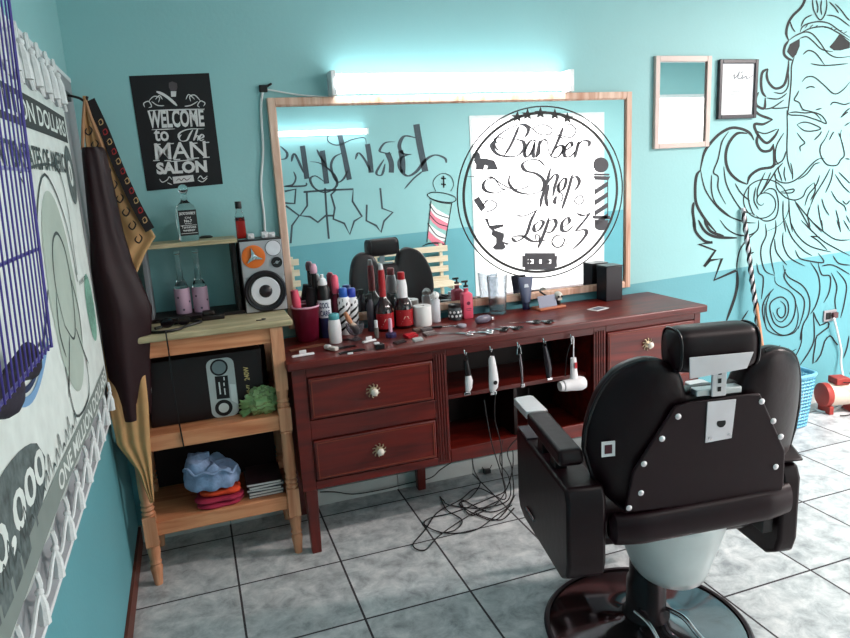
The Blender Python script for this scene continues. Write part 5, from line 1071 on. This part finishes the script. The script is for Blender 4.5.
clip('white hair clip at the left front corner of the counter', 303, 356, .12, wh)
t = ct_('small_brush', 'small white neck brush lying in front of the talc bottle', 'brush', 330, 350, rz=-1.0)
MB().lathe((-.03, 0, .012), [(.009, 0), (.012, .005), (.012, .03), (.007, .035)], 12, (1, 0, 0)).build('handle', wh, t); MB().box((.006, -.012, .001), (.045, .012, .018)).build('head', M('cream_white', (216, 206, 198), .6), t, bevel=.004)
t = clip('white hair clip lying behind the little black box', 369, 345, .3, wh, .07)
x, y, z = cpos(371, 350); tag(MB().box((x + .02, y - .015, z), (x + .06, y + .02, z + .022)).build('small_box', bk, bevel=.003), 'little black box on the counter before the bottles', 'box')
x2 = cpos(377, 349); tag(MB().box((x2[0] - .012, x2[1] - .008, z + .0225), (x2[0] + .012, x2[1] + .006, z + .030)).build('eraser', wh, bevel=.002), 'tiny white piece lying on the little black box', 'piece')
x, y, z = cpos(353, 357); y = -.487; tag(MB().box((x - .012, y - .006, z), (x + .012, y + .006, z + .007)).build('soap_piece', wh, bevel=.002), 'tiny white piece at the front counter edge above the left knob', 'piece')
def guard(label, px, py, rz, mat, w=.045, d=.035, h=.014):
    x, y, z = cpos(px, py); m = MB(); m.X = Matrix.Translation((x, y, z)) @ Matrix.Rotation(rz, 4, 'Z')
    m.box((-w / 2, 0, 0), (w / 2, d / 2, h)); 
    for k in range(7): m.box((-w / 2 + k * w / 7 + .001, -d / 2, 0), (-w / 2 + (k + .55) * w / 7 + .001, 0.001, h * .7))
    return tag(m.build('clipper_guard', mat, smooth=False), label, 'clipper guard', 'clipper guards on the counter')
guard('red clipper guard between the brown and grey guards', 411, 340, .3, rdp, .06, .045, .016); guard('brown clipper guard at the back of the guard cluster', 419, 334, .2, M('taupe', (120, 92, 84), .5), .055, .04)
guard('long grey clipper guard, rightmost of the cluster', 430, 338, .2, M('warm_grey', (132, 118, 116), .5), .06, .045); guard('pale clipper guard nearest the counter edge', 418, 344, .1, M('light_grey', (196, 196, 196), .5), .045, .03); guard('dark flat clipper guard left of the red one', 400, 346, .4, M('dark_brown', (50, 28, 30), .5), .06, .03, .01)
guard('grey guard lying right behind the long grey one', 427, 334, .25, M('mid_grey', (104, 94, 94), .5), .06, .03)
def scissors(label, px, py, rz, s=1., hmat=None, group=None):
    x, y, z = cpos(px, py); t = thing('scissors', label, 'scissors', (x, y, z), rz)
    for k in (-1, 1):
        m = MB(); m.prism([(0, -.003 * k, .002 + .001 * k), (.10 * s, k * .010, .002 + .001 * k), (.05 * s, k * .010, .002 + .001 * k), (0, k * .006, .002 + .001 * k)], (0, 0, .0015)); m.tube([(0, 0, .004), (-.04 * s, -k * .011, .004)], .003, 6); b_ = m.build('blade', chrome, t)
        MB().tube([(-.055 * s + .016 * math.cos(2 * PI * j / 18), -k * .02 + .013 * math.sin(2 * PI * j / 18), .004) for j in range(19)], .0036, 6, caps=False).build('finger_ring', hmat or chrome, t)
    return t
scissors('steel scissors lying left of the pairs with black rings', 456, 337, -.6 + PI, 1.25); scissors('steel scissors lying just behind the first steel pair', 478, 336, -.5 + PI, 1.0)
scissors('black ringed scissors before the glass tumbler, left of two', 494, 333, PI - .7, .9, bk); scissors('black ringed scissors before the glass tumbler, right of two', 509, 331, PI - .9, .85, bk)
scissors('black ringed scissors below the cosmetic tube', 526, 326, PI - .45, .9, bk); scissors('black ringed scissors before the wooden card holder', 541, 325, PI - .8, .75, bk)
t = ct_('straight_razor', 'straight razor with a black handle lying beside the paper roll', 'razor', 436, 331, rz=-.25)
MB().box((-.075, -.007, 0), (.03, .007, .009)).build('handle', bk, t, bevel=.003); MB().box((.031, -.004, .002), (.14, .006, .005)).build('blade', chrome, t, bevel=.001)
t = ct_('cordless_clipper', 'grey cordless clipper lying between the pink bottle and the scissors', 'clipper', 483, 326, rz=.25)
MB().lathe((-.045, 0, .019), [(.008, 0), (.016, .01), (.019, .04), (.017, .075), (.011, .09)], 16, (1, 0, 0), sx=1.0, sy=1.15).build('body', M('grey_violet', (108, 102, 118), .3), t); MB().box((.046, -.014, .008), (.06, .014, .024)).build('blade', chrome, t, bevel=.002)
t = ct_('tube_pot', 'small clear plastic lid lying before the pink bottles', 'lid', 462, 330)
L([(.02, 0), (.022, .002), (.022, .012), (.018, .014)]).build('lid', M('frosted', (176, 170, 180), .3), t)
WORLD, EXPO, FILL = 2.5, 1.08, (9, 125)
# ================================================================ LIGHT AND CAMERA
w = bpy.data.worlds.new('sky'); bpy.context.scene.world = w; w.use_nodes = True
bg = w.node_tree.nodes['Background']; bg.inputs[0].default_value = (1, .935, .92, 1); bg.inputs[1].default_value = WORLD
for n, (a, b, h) in enumerate(((3.76, 5.56, 2.26), (5.99, 8.46, 2.46))):
    l = bpy.data.lights.new('daylight_portal', 'AREA'); l.shape = 'RECTANGLE'; l.size = b - a; l.size_y = h; l.cycles.is_portal = True
    o = bpy.data.objects.new('daylight_portal', l); col.objects.link(o); o.location = ((a + b) / 2, RY0 - .16, h / 2); o.rotation_euler = (PI / 2, 0, 0)
for k, (x, y, nm) in enumerate(((2.6, -2.9, 'added unseen fill lamp over the middle of the room'), (5.2, -2.0, 'added unseen fill lamp over the right part of the room'))):  # unseen fixtures added on the ceiling as fill to brighten the room
    ho_ = B((x - .65, y - .09, RZ - .06), (x + .65, y + .09, RZ - .001)).build('added_fill_lamp', M('lamp_white'), bevel=.005); tag(ho_, nm, 'added fill lamp')
    l = bpy.data.lights.new('added_fill_light', 'AREA'); l.shape = 'RECTANGLE'; l.size = 1.25; l.size_y = .16; l.energy = FILL[k]; l.color = (1, .88, .84)
    o = bpy.data.objects.new('added_fill_light', l); col.objects.link(o); o.location = (x, y, RZ - .062)
cd = bpy.data.cameras.new('camera'); cam = bpy.data.objects.new('camera', cd); col.objects.link(cam)
cd.sensor_width = 36; cd.lens = F / 850 * 36; cd.clip_start = .02
cam.matrix_world = Matrix(((BR[0][0], BR[0][2], -BR[0][1], CAM.x), (BR[1][0], BR[1][2], -BR[1][1], CAM.y), (BR[2][0], BR[2][2], -BR[2][1], CAM.z), (0, 0, 0, 1)))
sc = bpy.context.scene; sc.camera = cam
sc.view_settings.view_transform = 'Standard'; sc.view_settings.look = 'None'; sc.view_settings.gamma = 1; sc.view_settings.exposure = EXPO
sc.view_settings.use_curve_mapping = False
sc.cycles.max_bounces = 10; sc.cycles.diffuse_bounces = 5; sc.cycles.glossy_bounces = 6; sc.cycles.transmission_bounces = 8; sc.cycles.caustics_reflective = False; sc.cycles.caustics_refractive = False
sc.cycles.use_denoising = True; sc.cycles.sample_clamp_indirect = 6
